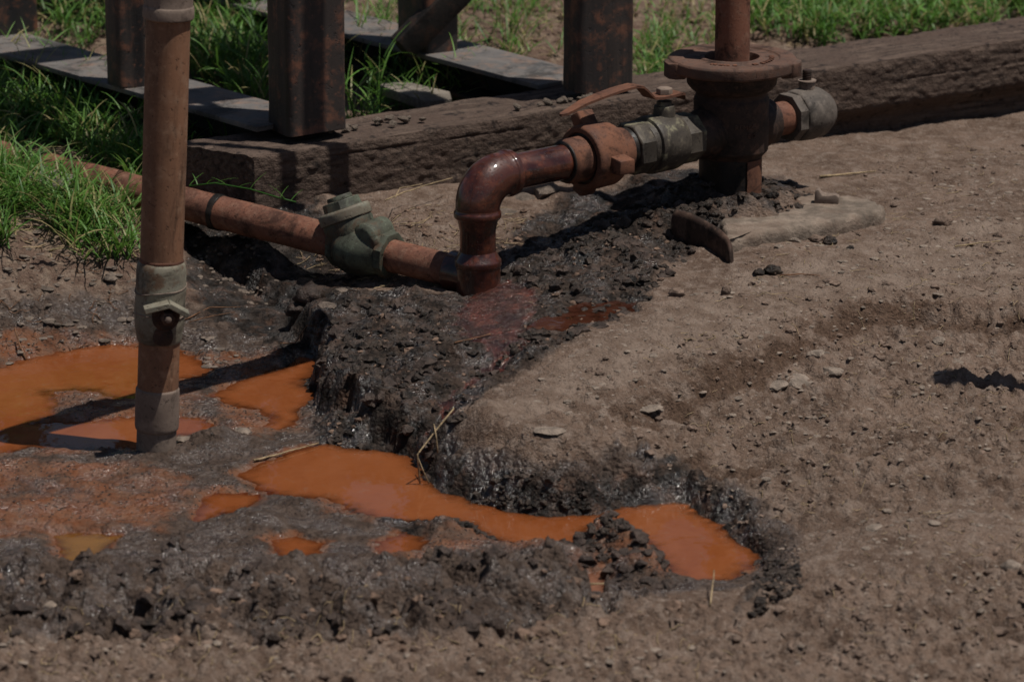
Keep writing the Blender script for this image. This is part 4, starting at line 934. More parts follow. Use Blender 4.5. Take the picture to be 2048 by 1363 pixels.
scatter('wet_grit', [(600,640),(700,570),(900,600),(1050,520),(1330,470),(1290,640),(1160,700),(1000,760),(880,880),(700,860),(640,760)], 3200, .0007, .0026, 'wet_grit', 'wet glinting grit over the oily mound', range(14,17), 2.0, .35, -.04, seed=52)
scatter('wet_grit', [(850,920),(960,930),(1240,960),(1400,990),(1510,1040),(1600,1080),(1600,1160),(1500,1190),(1530,1110),(1440,1045),(1100,1045),(880,990)], 1500, .0007, .0024, 'wet_grit', 'wet glinting grit over the black bank', range(14,17), 2.0, .35, -.09, seed=53)
scatter('mound_clods', M_PTS, 170, .006, .017, 'clod_wet', 'larger dark clods lying about the oily mound', range(8), 1.8, .5, -.03, seed=54, keep=lambda x, y: (poly_sd(x, y, Z_RED) < .0))
scatter('brown_crumbs', [(640,680),(760,620),(1000,640),(1250,470),(1400,520),(1300,640),(1160,700),(960,760),(720,860),(650,780)], 300, .0016, .0075, 'clod_brown', 'brown soil crumbs mixed over the oily mound', range(14), 3.0, .35, -.03, seed=12, keep=lambda x, y: (poly_sd(x, y, Z_RED) < .01) & gentle(x, y))
scatter('oily_crumbs', [(850,920),(960,930),(1240,960),(1400,990),(1510,1040),(1600,1080),(1600,1160),(1500,1190),(1530,1110),(1440,1045),(1100,1040),(880,985)], 1000, .0012, .0085, 'clod_oil', 'black crumbs along the bank over the puddle', range(8), 3.0, .45, -.07, seed=13)
scatter('wet_clods', [(-100,1140),(420,1130),(900,1110),(1180,1150),(1290,1200),(1200,1270),(500,1300),(-100,1290)], 420, .002, .017, 'clod_wet', 'damp crumbly clods along the front of the puddles', range(8), 2.6, .55, -.11, seed=14)
scatter('dry_clods', [(-100,1180),(500,1180),(1300,1200),(1500,1200),(1500,1280),(900,1310),(-100,1310)], 300, .002, .013, 'clod_brown', 'dry brown crumbly clods along the foreground', range(8), 3.0, .55, -.11, seed=15)
scatter('wet_clods', [(1150,1050),(1230,1045),(1340,1120),(1350,1180),(1280,1200),(1200,1190),(1160,1100)], 160, .003, .013, 'clod_wet', 'dark clods on the mud spit in the channel', range(8), 2, .4, -.11, seed=16)
scatter('dirt_crumbs', [(1100,790),(1500,700),(1660,630),(2100,610),(2100,1340),(1300,1340),(1500,1200),(1740,1100),(1500,1000),(1250,880)], 2300, .0013, .0080, 'clod_dry', 'loose crumbs over the rough dirt at right', range(14), 5.0, .45, -.05, seed=17)
scatter('dirt_crumbs', [(1300,640),(1480,560),(1450,520),(1800,440),(1700,330),(2080,280),(2080,620),(1640,620),(1400,690)], 1000, .0012, .0075, 'clod_dry', 'loose crumbs over the packed dirt beside the wellhead', range(14), 5.0, .4, 0, seed=18)
scatter('pale_grit', [(1000,800),(1500,560),(2080,280),(2080,1340),(1500,1340),(1700,1050),(1250,880)], 2300, .0012, .0075, 'stone', 'pale grit scattered over the dirt', range(8,14), 3.4, .35, -.03, seed=19, aspect=.6)
scatter('pale_grit', [(-60,1260),(900,1300),(1500,1250),(1500,1420),(-60,1420)], 500, .0016, .008, 'stone', 'pale grit in the blurred foreground dirt', range(8,14), 3.0, .35, -.1, seed=20, aspect=.6)
scatter('foreground_crumbs', [(-60,1260),(900,1290),(1700,1200),(2100,1150),(2100,1420),(-60,1420)], 1300, .0016, .011, 'clod_dry', 'loose crumbs over the blurred foreground dirt', range(14), 4.5, .5, -.1, seed=21)
scatter('gravel', [(-60,480),(270,490),(420,590),(520,650),(300,660),(0,690),(-60,690)], 800, .0016, .011, 'stone_grey', 'grey brown gravel on the slope beside the grass', range(8,14), 4.0, .4, -.05, seed=22, aspect=.55)
scatter('gravel', [(380,470),(520,490),(560,540),(480,550),(400,530)], 110, .002, .008, 'stone_grey', 'gravel sticking out of the cut bank under the rusty pipe', range(8,14), 2.0, .5, -.05, seed=23)
scatter('oily_crumbs', [(1290,430),(1400,370),(1580,340),(1650,395),(1560,430),(1440,455),(1340,470)], 420, .0022, .010, 'clod_oil', 'dark crumbs heaped round the wellhead foot', range(8), 2.4, .35, .03, seed=24)
scatter('dirt_crumbs', [(560,420),(900,380),(1080,400),(960,500),(780,480),(640,450)], 350, .0015, .007, 'clod_brown', 'crumbs on the dirt between timber and pipes', range(14), 3.0, .3, .03, seed=25)
scatter('dirt_crumbs', [(900,-60),(2100,-120),(2100,40),(1300,130),(950,100)], 500, .004, .016, 'clod_brown', 'crumbs over the dirt yard behind the timber', range(14), 3.0, .3, .03, seed=26)

ROCKS = [rock_shape(100+k, ICO2, 9, .7, .1) for k in range(9)]; CLODS = [clod_shape(200+k, ICO2) for k in range(6)]
def stone(name, px, py, size, mat, label, cat, shape=None, sq=1.0, rot=None, sink=None, group=None, z=None):
    p = on_ground(px, py, -.05 if z is None else z)
    if sink is None: sink = .95 if shape is None else .6
    if z is not None: p = gz(px, py, z)
    k = abs(hash((px*7+py*13))) ; v, f = (ROCKS[(px+py) % 9] if shape is None else shape)
    w = v*np.array(size if hasattr(size, '__len__') else (size, size, size*sq)); bot = w[:,2].min()
    w = w-np.array([0, 0, bot*(1-sink)]); me = mesh_np(name, w, f, mat, True)
    if shape is None: me.polygons.foreach_set('use_smooth', [True]*len(me.polygons)); me.set_sharp_from_angle(angle=rad(28))
    o = bpy.data.objects.new(name, me); COL.objects.link(o); o.location = p; o.rotation_euler = (0, 0, rot if rot is not None else (px*.37) % 6.28)
    return tag(o, label, cat, group)
R_ = 'stone'; 
stone('stone', 1640, 702, .020, 'stone', 'pale flat stone at the edge of the rough dip, right of centre', R_, sq=.55)
stone('stone', 1662, 742, (.020,.016,.012), 'stone', 'pale stone just below the flat stone by the rough dip', R_)
stone('stone', 1600, 765, (.030,.024,.016), 'stone', 'broken pale lump half buried below the packed strip', R_)
stone('stone', 1556, 772, (.022,.022,.010), 'stone', 'low pale lump half buried left of the broken lump', R_)
stone('stone', 1880, 682, (.014,.012,.009), 'stone', 'small pale stone lying out in the rough dip at right', R_)
stone('stone', 1915, 725, (.016,.013,.010), 'stone', 'pale stone near the right edge above the dark shadow streak', R_)
stone('stone', 2022, 1132, (.013,.016,.016), 'stone', 'whitish upright stone at the far right edge in front', R_)
stone('stone', 1750, 1056, (.014,.012,.008), 'stone', 'small pale stone on bare dirt right of the puddle tip', R_)
stone('stone', 1556, 494, (.010,.009,.007), 'stone', 'tiny pale stone just below the concrete pad edge', R_)
stone('stone', 1585, 482, (.014,.011,.010), 'stone', 'pale stone touching the face of the concrete pad', R_)
stone('stone', 1090, 385, (.034,.026,.030), 'stone_grey', 'grey rock under the wet pipe beside the elbow', R_, z=.01)
stone('stone', 1040, 405, (.036,.030,.024), 'stone_grey', 'brown grey rock behind the elbow neck', R_, z=.0)
stone('stone', 1010, 432, (.026,.022,.018), 'stone_grey', 'small rock tucked right behind the swage nipple', R_, z=.0)
stone('stone', 366, 880, (.014,.012,.012), 'stone', 'tan pebble against the foot of the riser pipe', R_)
stone('stone', 490, 862, (.018,.012,.008), 'stone', 'tan flat pebble on the mud right of the riser pipe', R_)
stone('stone', 222, 556, (.012,.018,.008), 'stone_grey', 'largest flat grey pebble on the gravel slope at left', R_)
stone('stone', 652, 612, (.017,.015,.014), 'stone_grey', 'round grey stone in the shade below the check valve', R_)
stone('stone', 680, 583, (.013,.011,.010), 'stone_grey', 'small grey stone in the shade right under the check valve', R_)
stone('stone', 1095, 862, (.028,.018,.010), 'stone', 'pale embedded stone on the crest of the black bank', R_)
stone('stone', 1300, 818, (.022,.015,.008), 'stone', 'pale embedded stone near the top of the bank at centre', R_)
C_ = 'dirt clod'
stone('dirt_clod', 1352, 590, .013, 'clod_dry', 'rounded dark clod at the edge of the oily mound', C_, CLODS[0])
stone('dirt_clod', 1545, 546, (.016,.013,.013), 'clod_oil', 'knobbly dark clod lying on packed dirt below the pad', C_, CLODS[1])
stone('dirt_clod', 1518, 548, (.010,.009,.009), 'clod_oil', 'smaller dark clod touching the knobbly clod below the pad', C_, CLODS[5])
stone('dirt_clod', 1660, 486, (.014,.012,.011), 'clod_oil', 'dark crumbly clod in front of the pad corner', C_, CLODS[2])
stone('dirt_clod', 1632, 480, (.012,.012,.008), 'clod_dry', 'flat brown clod beside the dark clod before the pad', C_, CLODS[3])
stone('dirt_clod', 1885, 448, (.017,.014,.013), 'clod_dry', 'lone shaggy clod on the dirt right of the pad', C_, CLODS[4])
stone('dirt_clod', 1702, 498, .006, 'clod_oil', 'tiny black round clod right of the pad clods', C_, CLODS[0])
stone('dirt_clod', 1452, 588, (.008,.006,.014), 'clod_dry', 'small upright brown chip standing on packed dirt', C_, CLODS[2])
stone('dirt_clod', 1662, 566, (.016,.013,.008), 'clod_dry', 'flattened clod on the packed strip below the pad', C_, CLODS[5])
stone('dirt_clod', 1360, 500, .012, 'clod_oil', 'black lump at the foot of the curved iron plate', C_, CLODS[3])
stone('dirt_clod', 1648, 402, .012, 'clod_dry', 'tuft like clod left of the bent metal stub on the pad', C_, CLODS[4])
stone('dirt_clod', 620, 600, (.026,.020,.024), 'clod_wet', 'shaggy grey lump on the dark slope left of the mound', C_, CLODS[1])
stone('dirt_clod', 596, 626, (.022,.018,.018), 'clod_wet', 'shaggy grey lump below the other one on the dark slope', C_, CLODS[4])
stone('dirt_clod', 300, 1258, (.016,.013,.006), 'clod_oil', 'smooth black lump in the foreground dirt at left', C_, CLODS[0])
stone('stone', 97, 1196, (.020,.016,.012), 'stone', 'tan broken stone among the front clods at left', R_)
stone('dirt_clod', 1076, 1268, (.016,.014,.009), 'clod_brown', 'small round clod in the foreground below the silt puddle', C_, CLODS[2])
stone('dirt_clod', 1200, 748, (.008,.007,.006), 'clod_dry', 'small clod alone on the smooth packed strip', C_, CLODS[3])

# pale crumbs of mortar on the timber
def timber_pt(s, w): return T_A+T_D*s+T_V*w
for (px, py, n, sp, lab, sd0) in ((755, 246, 16, .07, 'pale mortar crumb on timber top beside the nearest post', 1), (1140, 205, 15, .05, 'pale mortar crumb on timber top by the second post', 2)):
    r = np.random.default_rng(sd0+70); c_ = gz(px, py, ZT+(.012 if sd0 == 1 else .024))
    for k in range(n):
        q = (c_-T_A)*np.array([1,1,0]); s0 = np.dot(q, T_D)+r.normal()*sp; w0 = np.clip(np.dot(q, T_V)+r.normal()*.016, .03, .14)
        p = timber_pt(s0, w0); v, f = ROCKS[(k+sd0) % 9]; sz = r.uniform(.004, .0105)
        if 'mortar' not in bpy.data.meshes: pass
        key = 'mortar_%d' % ((k+sd0) % 9); me = bpy.data.meshes.get(key)
        if me is None:
            me = mesh_np(key, v, f, 'stone', True); me.set_sharp_from_angle(angle=rad(28))
        o = bpy.data.objects.new('mortar_crumb', me); COL.objects.link(o); o.location = (p[0], p[1], p[2]+.004+sz*.45+.03*s0); o.scale = (sz, sz*r.uniform(.7,1.1), sz); o.rotation_euler = (r.uniform(-.4,.4), r.uniform(-.4,.4), r.uniform(0,6.28))
        tag(o, lab, 'crumb', 'mortar crumbs by nearest post' if sd0 == 1 else 'mortar crumbs by second post')

# ------------------------------------------------------------------ concrete pad, iron plate, bent stub
pad_top = [(1455,478),(1520,462),(1600,452),(1690,436),(1762,418),(1768,408),(1735,396),(1700,388),(1640,388),(1560,395),(1440,430)]
def pad():
    zt = .030; P = [gz(a, b, zt) for a, b in pad_top]; cen = np.mean(P, 0); n = len(P); D = []
    for i in range(n):
        for k in range(8):
            D.append(P[i]*(1-k/8)+P[(i+1) % n]*(k/8))
    D = np.array(D); nrm = np.zeros_like(D)
    for i in range(len(D)):
        d = D[(i+2) % len(D)]-D[i-2]; d /= np.linalg.norm(d); nrm[i] = [-d[1], d[0], 0]
    if np.dot(nrm[0], D[0]-cen) < 0: nrm = -nrm
    V = []; Fc = []; k = len(D); rings = ((-.35,0),(-.06,0.0),(-.014,0),(-.006,-.0008),(-.001,-.004),(.001,-.010),(.003,-.018),(.002,-.026),(.004,-.06))
    for j, (o_, z_) in enumerate(rings):
        for i in range(k):
            if j == 0: base = cen+(D[i]-cen)*.35
            elif j == 1: base = cen+(D[i]-cen)*.75
            else: base = D[i]+nrm[i]*o_
            nn = mnoise.fractal(Vector(base)*38, .9, 2, 4); am = .0040 if j > 2 else .0009
            V.append(base+nrm[i]*nn*am*1.3+ZX*(z_+nn*am*.6))
    for j in range(len(rings)-1):
        for i in range(k): Fc.append((j*k+i, j*k+(i+1) % k, (j+1)*k+(i+1) % k, (j+1)*k+i))
    V.append(cen); c_ = len(V)-1
    for i in range(k): Fc.append((c_, (i+1) % k, i))
    mm = MB(); mm.add(V, Fc); o = mm.build('concrete_pad', 'concrete', None, 50, loc=(cen[0], cen[1], -.03))
    tag(o, 'pale cracked concrete pad edge showing beside the wellhead', 'concrete pad')
pad()
# curved iron plate leaning at the edge of the oily dirt
A_ = [(1338,418),(1360,424),(1390,436),(1418,450),(1438,464),(1452,480),(1460,498)]
V = []; Fc = []; k = len(A_)
for i, (a, b) in enumerate(A_):
    u = i/(k-1); p = gz(a, b, .050-.020*u*u); dpt = np.array([-.55, -.83, 0])
    hgt = .062+.022*math.sin(u*2.6)
    for (o_, z_) in ((.022,-.003),(.006,.003),(-.004,-.004),(-.002,-hgt*.5),(.004,-hgt),(.020,-hgt-.01)): V.append(p-dpt*o_*1.0+ZX*z_)
for i in range(k-1):
    for j in range(5): Fc.append((i*6+j, i*6+j+1, (i+1)*6+j+1, (i+1)*6+j))
    Fc.append((i*6+5, i*6, (i+1)*6, (i+1)*6+5))
Fc += [tuple(range(6))[::-1], tuple((k-1)*6+j for j in range(6))]
mm = MB(); mm.add(V, Fc); mm.jitter(.003, 30, 2); ob = mm.build('iron_plate', 'iron_brown', None, 60, loc=tuple(gz(1410, 480, -.01)))
md = ob.modifiers.new('smooth', 'SUBSURF'); md.levels = 2; md.render_levels = 2
tag(ob, 'curved dark iron plate stuck in oily dirt at the pad corner', 'iron plate')
# bent metal stub
p0 = gz(1630, 408, .029); e = np.array([.97, -.15, 0]); e /= np.linalg.norm(e); pr = np.array([-e[1], e[0], 0])
poly = [(-.002,.0),(.0,.024),(.006,.026),(.012,.017),(.022,.0165),(.036,.018),(.042,.013),(.042,.0)]
mm = MB().prism([(x_, y_) for x_, y_ in poly], p0, (e, ZX, pr), .020, .0015).jitter(.0018,60,3)
tag(mm.build('metal_stub', 'steel_stub', None, 40, loc=tuple(p0)), 'short bent metal stub standing on the concrete pad', 'metal stub')

tip = gz(1905, 737, -.035); SK = np.array([SUN_H[0], SUN_H[1], 0])/math.tan(SUN_EL); mp = tip+SK*.86; mp[2] = H(mp[0], mp[1])  # unseen post added past the right edge for its shadow streak
mk = thing('shadow_post', tuple(mp), 'unseen rusty post added just outside the right edge to cast a shadow', 'post')
MB().lathe(mp, ZX, [(-.15,.024),(.80,.024)], 28, 0).build('shadow_post_shaft', 'rust_pipe', mk)
MB().lathe(mp, ZX, [(.8005,.0),(.8005,.030),(.85,.030),(.86,.022),(.862,.0)], 28, .001, cap=False).build('cap', 'rust_dark', mk)  # top of the unseen post added for its shadow
def leaf_material():
    m, t, b, out = new_mat('tree_leaf'); N = NB(t); P = N.coord('Object')
    t.links.new(N.mix(N.ramp(N.noise(P, 1.3, 4, .6), .35, .65), (.035,.070,.020), (.085,.135,.035)), b.inputs['Base Color']); b.inputs['Roughness'].default_value = .55; return m
MAT['tree_leaf'] = leaf_material(); MAT['bark'] = plain('bark', (.11,.085,.065), .4, 14, .95)
def tree(x, y, h, seed, label):
    r = np.random.default_rng(seed); t_ = thing('tree', (x, y, .0), label, 'tree', 'trees beyond the yard'); o0 = np.array([x, y, 0.0]); tr = MB(); tips = []
    pts = [o0+np.array([.12*math.sin(k*1.3+seed), .12*math.cos(k*1.7), h*.55*k/6-.1]) for k in range(7)]; tr.sweep(pts, [.17-.016*k for k in range(7)], 12)
    for k in range(9):
        b0 = pts[2+k % 5]; az = 2.4*k+r.normal()*.3; L = h*r.uniform(.22, .36); e = b0+np.array([math.cos(az)*L*.8, math.sin(az)*L*.8, L*r.uniform(.5, .95)]); mid = (b0+e)/2+np.array([0, 0, .15])
        tr.sweep([b0, mid, e], [.07, .045, .015], 8); tips += [e, mid+r.normal(size=3)*.3]
    tr.build('trunk', 'bark', t_, 60); tips.append(pts[-1]+np.array([0, 0, h*.2])); V = []; F = []; n = 0
    for tp in tips:
        for _ in range(60):
            d = r.normal(size=3); d *= (.35+.45*r.uniform())*h*.13/np.linalg.norm(d)*1.3; c = tp+d; u = r.normal(size=3); u /= np.linalg.norm(u); w = np.cross(u, r.normal(size=3)); w /= np.linalg.norm(w); sz = r.uniform(.05, .10)
            V += [c-u*sz, c+w*sz*.5, c+u*sz, c-w*sz*.5]; F.append((n, n+1, n+2, n+3)); n += 4
    me = mesh_np('crown', np.array(V)-o0, np.array(F), 'tree_leaf', False); c_ = bpy.data.objects.new('crown', me); COL.objects.link(c_); c_.parent = t_
for k, (x_, y_, h_) in enumerate(((-6.5,13.5,6.5),(-3.4,11.5,4.2),(-1.2,14,5.0),(1.6,12.2,5.2),(4.2,13.4,6.6),(7.2,12.5,5.8),(-9.6,12,6.0),(10.2,14,6.4))):
    tree(x_, y_, h_, 300+k, 'leafy tree standing beyond the yard, seen only mirrored in the puddles')
# ------------------------------------------------------------------ planks in the grass
def plank(pts_px, z, thick, label, mat='plank'):
    P = [gz(a, b, z) for a, b in pts_px]; c_ = np.mean(P, 0); mm = MB(); loc = (c_[0], c_[1], z-thick)
    mm.prism([(p[0], p[1]) for p in P], (0, 0, z-thick), ((1,0,0),(0,1,0),(0,0,1)), thick, .002).jitter(.002, 30, z*10)
    tag(mm.build('plank', mat, None, 40, loc=loc), label, 'plank')
plank([(20,335),(62,322),(150,350),(138,372),(95,368)], .055, .022, 'weathered grey plank end lying in grass at left')
plank([(755,168),(800,160),(900,182),(905,198),(850,202)], .085, .02, 'broken grey plank half hidden in grass between two posts')
# ------------------------------------------------------------------ grass
class Blades:
    def __init__(self): self.v = []; self.f = []; self.t = []
    def blade(self, p, az, L, lean, w, droop, tint, dry, segs=5, twist=0.0):
        p = np.array(p, float); d = np.array([math.cos(az), math.sin(az), 0]); s = np.array([-d[1], d[0], 0]); o = len(self.v); ang = lean; step = L/segs
        for k in range(segs+1):
            u = k/segs; ww = w*(.55+.6*u)*(1-u)**.75 if u > .15 else w*(.45+1.0*u); ww = max(ww, .0002)
            sd2 = s*math.cos(twist*u)+ZX*math.sin(twist*u)
            up = np.array([0,0,1.0])*ww*.35
            self.v += [p-sd2*ww+up*.0, p+sd2*ww]
            self.t += [(tint, dry)]*2
            p = p+(d*math.sin(ang)+ZX*math.cos(ang))*step; ang += droop/segs
        for k in range(segs): self.f.append((o+2*k, o+2*k+1, o+2*k+3, o+2*k+2))
    def obj(self, name, label):
        me = mesh_np(name, np.array(self.v), np.array(self.f), 'grass', True); T = np.array(self.t); add_attr(me, 'tint', T[:,0], T[:,1], T[:,0]*0)
        o = bpy.data.objects.new(name, me); COL.objects.link(o); return tag(o, label, kind='stuff')
def grass_patch(name, label, poly, zref, nsprig, hmin, hmax, leaves, wleaf, seed, dryfrac=.12, thin=None, leaflen=(.03,.075)):
    r = np.random.default_rng(seed); B = Blades(); P = np.array(gpoly(poly, zref)); lo = P.min(0); hi = P.max(0); n = 0; Pl = [tuple(q) for q in P]; guard = 0
    while n < nsprig and guard < 60:
        guard += 1
        xs = r.uniform(lo[0], hi[0], 2000); ys = r.uniform(lo[1], hi[1], 2000); ok = poly_sd(xs, ys, Pl) > 0
        dens = fbm(xs, ys, 9, 3, seed+3)*1.3; ok &= dens+r.uniform(-.5, .5, 2000) > (-.15 if thin is None else thin)
        q_ = (xs-T_A[0])*T_V[0]+(ys-T_A[1])*T_V[1]; s_ = (xs-T_A[0])*T_D[0]+(ys-T_A[1])*T_D[1]; ok &= (q_ > .17) | (q_ < -.01) | (s_ < -.10)
        pd_ = (xs-L0[0])*(-LD[1])+(ys-L0[1])*LD[0]; ok &= ~((np.abs(pd_) < .055) & (r.uniform(0, 1, 2000) < .9) & (xs < L0[0]))
        zs = HL(xs, ys)
        for x, y, z, k in zip(xs, ys, zs, ok):
            if not k or n >= nsprig: continue
            n += 1; hgt = r.uniform(hmin, hmax); az0 = r.uniform(0, 6.28); lean = r.uniform(.1, .7); tint = np.clip(r.normal(.45, .28), 0, 1); dry = 1.0 if r.uniform() < dryfrac else r.uniform(0, .12)
            nl = r.integers(leaves[0], leaves[1]+1); d = np.array([math.cos(az0), math.sin(az0), 0]); base = np.array([x, y, z-.004])
            B.blade(base, az0, hgt*1.1, lean, wleaf*.4, .5, tint*.7, dry, 4)
            for q in range(nl):
                u = (q+.4)/nl; pp = base+(d*math.sin(lean+.25*u)+ZX*math.cos(lean+.25*u))*hgt*u
                az = az0+(2.4*q)+r.normal()*.5; B.blade(pp, az, r.uniform(*leaflen)*(1.15-.3*u), r.uniform(.35,.95), wleaf*r.uniform(.7,1.2), r.uniform(.3,1.4), np.clip(tint+r.normal()*.15,0,1), dry if r.uniform() > .15 else .8, 5, r.uniform(-.8,.8))
    return B.obj(name, label)
grass_patch('grass', 'bright green creeping grass on the bank in front of the low pipe', [(-60,330),(40,330),(150,395),(285,440),(285,478),(200,490),(-60,486)], .0, 340, .015, .075, (4,7), .0030, 31, .10, .05, leaflen=(.04,.115))
grass_patch('grass', 'tall green grass behind the low pipe at left', [(-60,205),(60,180),(200,250),(290,310),(285,365),(200,325),(100,285),(-60,285)], .02, 330, .03, .12, (4,7), .0034, 47, .06, .08, leaflen=(.05,.125))
grass_patch('grass', 'green grass between the rails behind the riser pipe', [(370,60),(540,60),(540,200),(470,180),(370,130)], .05, 330, .05, .15, (3,6), .0032, 32, .06, leaflen=(.05,.10))
grass_patch('grass', 'dark green grass below the left rail', [(60,150),(240,200),(330,260),(500,290),(470,330),(380,320),(280,360),(60,260)], .04, 320, .05, .13, (3,6), .0030, 33, .04, leaflen=(.05,.11))
grass_patch('grass', 'long green grass growing between the two posts over the timber', [(690,80),(800,90),(960,150),(1010,170),(990,195),(880,215),(700,250),(690,160)], .05, 300, .06, .17, (2,5), .0030, 34, .06, leaflen=(.05,.11))
grass_patch('grass', 'short grass at the timber end over the rusty pipe', [(372,350),(470,370),(540,398),(500,404),(380,385)], .02, 60, .02, .05, (3,6), .0018, 35, .15, leaflen=(.015,.04))
grass_patch('grass', 'blurred grass far left behind the rails', [(60,-60),(210,-60),(220,80),(150,110),(60,60)], .05, 350, .04, .12, (3,5), .0032, 36, .15)
grass_patch('grass', 'thin tufts of grass over the dirt yard behind', [(690,-120),(1700,-150),(1700,0),(1345,130),(1000,120),(930,100),(700,40)], .04, 900, .015, .06, (3,5), .0030, 37, .35, .05, leaflen=(.02,.05))
grass_patch('grass', 'upright tuft of grass in front of the yard between posts', [(1000,20),(1070,20),(1080,110),(1010,105)], .04, 40, .10, .20, (2,4), .0028, 40, .1, leaflen=(.06,.12))
grass_patch('grass', 'thick bright grass along the top right behind the timber', [(1480,30),(1560,-120),(2150,-160),(2150,40),(1900,66),(1640,95),(1500,80)], .03, 2300, .03, .11, (3,5), .0036, 38, .10, -.35, leaflen=(.03,.085))
grass_patch('grass', 'grass strip right behind the timber by the flange', [(1270,70),(1350,60),(1350,150),(1275,165)], .05, 90, .03, .07, (3,5), .0028, 39, .1)

# ------------------------------------------------------------------ straw, twigs, runners
def stick(name, pts_px, r, mat, label, cat, z0=None, lift=.004, group=None):
    P = []
    for q in pts_px:
        a, b = q[0], q[1]; dz = q[2] if len(q) > 2 else 0
        p = on_ground(a, b, -.05) if z0 is None else gz(a, b, z0)
        P.append(p+ZX*(lift+dz))
    n = len(P); S = []
    for i in range(n-1):
        for k in range(4): S.append(P[i]*(1-k/4)+P[i+1]*(k/4))
    S.append(P[-1]); rr = [r*(1-.5*i/len(S)) for i in range(len(S))]
    mm = MB().sweep(S, rr, 6).jitter(r*.8, 60, r*900); o = mm.build(name, mat, None, 180, loc=tuple(P[0])); return tag(o, label, cat, group)
stick('dry_straw', [(508,925),(560,912),(638,890)], .0018, 'straw', 'long pale straw lying on wet mud right of the riser', 'straw')
# bent straw standing against the bank
def stem(name, pts, r, mat, label, cat):
    S = []
    for i in range(len(pts)-1):
        for k in range(4): S.append(np.array(pts[i])*(1-k/4)+np.array(pts[i+1])*(k/4))
    S.append(np.array(pts[-1])); mm = MB().sweep(S, r, 6); return tag(mm.build(name, mat, None, 180, loc=tuple(pts[0])), label, cat)
yb = gz(842, 965, ZW)[1]
stem('dry_straw', [gy(840,968,yb-.005), gy(835,908,yb-.012), gy(872,860,yb+.02), gy(908,816,yb+.05)], .0014, 'straw', 'tall bent pale straw leaning on the black bank over the puddle', 'straw')
stem('dry_straw', [gy(876,905,yb-.0), gy(872,870,yb+.0), gy(868,848,yb+.03)], .0011, 'straw', 'short straw crossing the bent one on the bank', 'straw')
stem('dry_straw', [gy(858,966,yb-.006), gy(846,940,yb-.012), gy(835,912,yb-.010)], .0010, 'straw', 'thin straw splayed from the foot of the bent straw', 'straw')
stick('dry_straw', [(365,640),(420,622),(480,618)], .0015, 'twig', 'reddish twig pair lying on the mud behind the riser valve', 'twig')
stick('dry_straw', [(378,648),(425,636),(470,628)], .0011, 'twig', 'thin reddish twig just below the twig behind the valve', 'twig')
stick('twig', [(52,722),(42,700),(30,682,.02)], .0022, 'twig', 'short dark twig sticking up at the puddle edge far left', 'twig')
stick('twig', [(560,690),(590,700),(615,690)], .0014, 'twig', 'bunch of reddish needles on mud by the dark slope', 'twig')
stick('twig', [(100,505),(190,490),(290,462,.01)], .0022, 'straw', 'pale creeping stem lying along the grass edge at left', 'stem')
stick('dry_straw', [(1640,357),(1700,352),(1752,346)], .0022, 'straw', 'long pale straw lying on dirt behind the pad', 'straw')
stick('dry_straw', [(1910,497),(1960,490),(2000,486)], .0016, 'straw', 'pale thin stick lying on packed dirt at right', 'straw')
stick('dry_straw', [(770,405),(810,388),(860,372),(905,360)], .0014, 'straw', 'pale straw lying between the timber and the check valve', 'straw', z0=.04)
stick('dry_straw', [(790,400),(800,380),(845,372)], .0011, 'straw', 'forked straw beside the straw in front of the timber', 'straw', z0=.04)
stick('dry_straw', [(800,452),(845,450),(862,436)], .0011, 'straw', 'little dry straw tuft behind the low pipe', 'straw')
stick('dry_straw', [(910,690),(945,682),(980,672)], .0016, 'twig', 'brown twig lying across the oily mound', 'twig')
stick('dry_straw', [(1420,1215,.0),(1424,1195,.012),(1428,1178,.025)], .0014, 'straw', 'pale straw standing in dirt below the puddle tip', 'straw')
stick('dry_straw', [(1178,1168),(1212,1166)], .0022, 'straw', 'short pale twig floating in the silt puddle', 'twig', z0=ZW+.001, lift=.0005)
stick('dry_straw', [(1560,555),(1600,552),(1640,556)], .0013, 'twig', 'thin dark twig lying by the knobbly clod', 'twig')
# green runner creeping out of the timber end
rp = [gz(378,372,.05), gz(430,366,.055), gz(500,378,.055), gz(560,396,.05), gz(592,404,.045)]
run = thing('grass_runner', tuple(rp[0]), 'green grass runner reaching out past the timber end over the pipe', 'grass runner')
mm = MB().sweep(rp, .0013, 6); mm.build('stem', 'grass', run, 180)
r = np.random.default_rng(5)
for i in range(len(rp)-1):
    for k in range(3):
        p = rp[i]*(1-k/3)+rp[i+1]*(k/3); B = Blades(); az = r.uniform(-1.2,1.2)+(3.1 if k % 2 else 0); B.blade(p-OFF[run], az, r.uniform(.02,.045), r.uniform(.5,1.2), .0016, .5, r.uniform(.4,.9), 0, 5)
        me = mesh_np('leaf', np.array(B.v), np.array(B.f), 'grass', True); T = np.array(B.t); add_attr(me, 'tint', T[:,0], T[:,1], T[:,0]*0); o = bpy.data.objects.new('leaf', me); COL.objects.link(o); o.parent = run
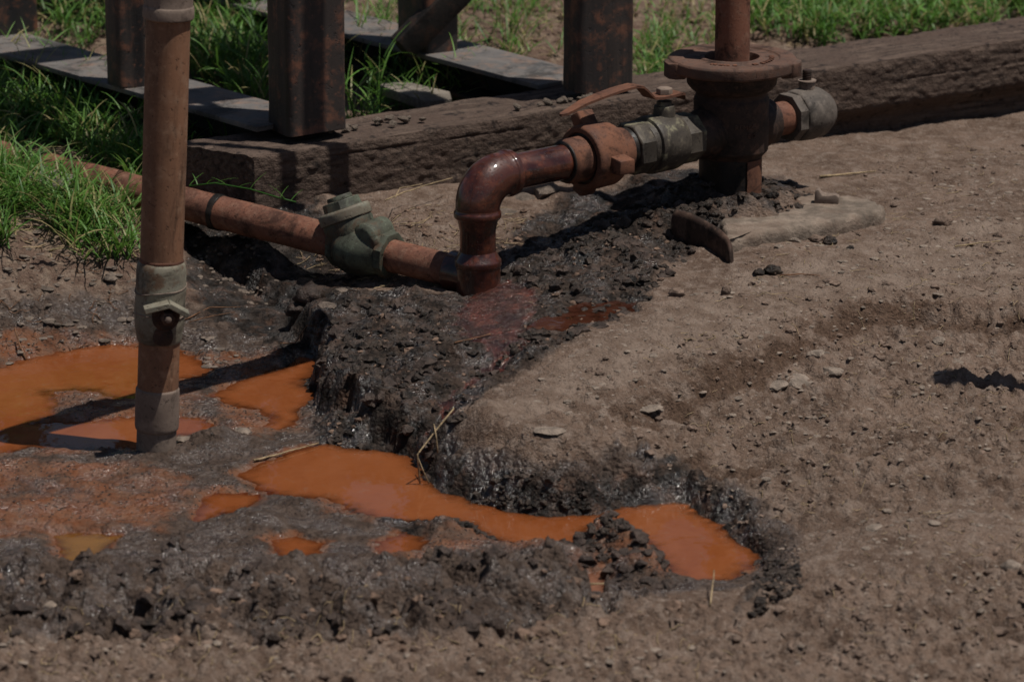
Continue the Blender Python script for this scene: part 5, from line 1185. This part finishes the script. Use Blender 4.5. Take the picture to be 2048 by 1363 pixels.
# fine straw litter
def litter(name, poly, zref, n, lmin, lmax, r0, mat, label, seed):
    r = np.random.default_rng(seed); P = np.array(gpoly(poly, zref)); lo = P.min(0); hi = P.max(0); Pl = [tuple(q) for q in P]; V = []; Fc = []; c = 0
    while c < n:
        x, y = r.uniform(lo[0], hi[0]), r.uniform(lo[1], hi[1])
        if poly_sd(np.array([x]), np.array([y]), Pl)[0] < 0: continue
        az = r.uniform(0, 6.28); L = r.uniform(lmin, lmax)*r.uniform(.4, 1); bend = r.normal()*.5; o = len(V)
        for k in range(4):
            u = k/3; a = az+bend*u; xx = x+math.cos(a)*L*u; yy = y+math.sin(a)*L*u; z = float(HL(xx, yy))+.0015+.004*u*r.uniform(0,1)
            s_ = np.array([-math.sin(a), math.cos(a), 0])*r0
            V += [np.array([xx,yy,z])-s_, np.array([xx,yy,z])+s_, np.array([xx,yy,z+r0*1.4])]
        for k in range(3):
            b_ = o+3*k
            for (i, j) in ((0,1),(1,2),(2,0)): Fc.append((b_+i, b_+j, b_+3+j, b_+3+i))
        c += 1
    me = mesh_np(name, np.array(V), np.array(Fc), mat, True); ob = bpy.data.objects.new(name, me); COL.objects.link(ob); tag(ob, label, kind='stuff')
litter('straw_litter', [(1250,700),(1500,560),(1750,330),(2080,280),(2080,1330),(1500,1330),(1700,1050)], -.02, 420, .008, .035, .0006, 'straw', 'fine straw litter on the dirt at right', 41)
litter('straw_litter', [(560,420),(900,380),(1060,400),(960,500),(760,470)], .03, 170, .01, .05, .0007, 'straw', 'fine straw litter between timber and pipes', 42)
litter('straw_litter', [(-40,470),(280,480),(420,600),(560,700),(300,680),(-40,680)], -.05, 160, .01, .05, .0008, 'twig', 'fine brown litter on the gravel slope', 43)
litter('straw_litter', [(-40,1220),(1300,1230),(1500,1350),(-40,1380)], -.1, 200, .01, .04, .0008, 'straw', 'fine straw litter in the foreground', 44)
litter('straw_litter', [(700,-60),(2080,-100),(2080,50),(1300,140),(950,110)], .03, 500, .015, .06, .0012, 'straw', 'dry straw lying over the yard behind', 45)
litter('straw_litter', [(-40,380),(280,400),(285,480),(-40,486)], .0, 160, .02, .08, .0011, 'straw', 'dead stems under the grass at left', 46)
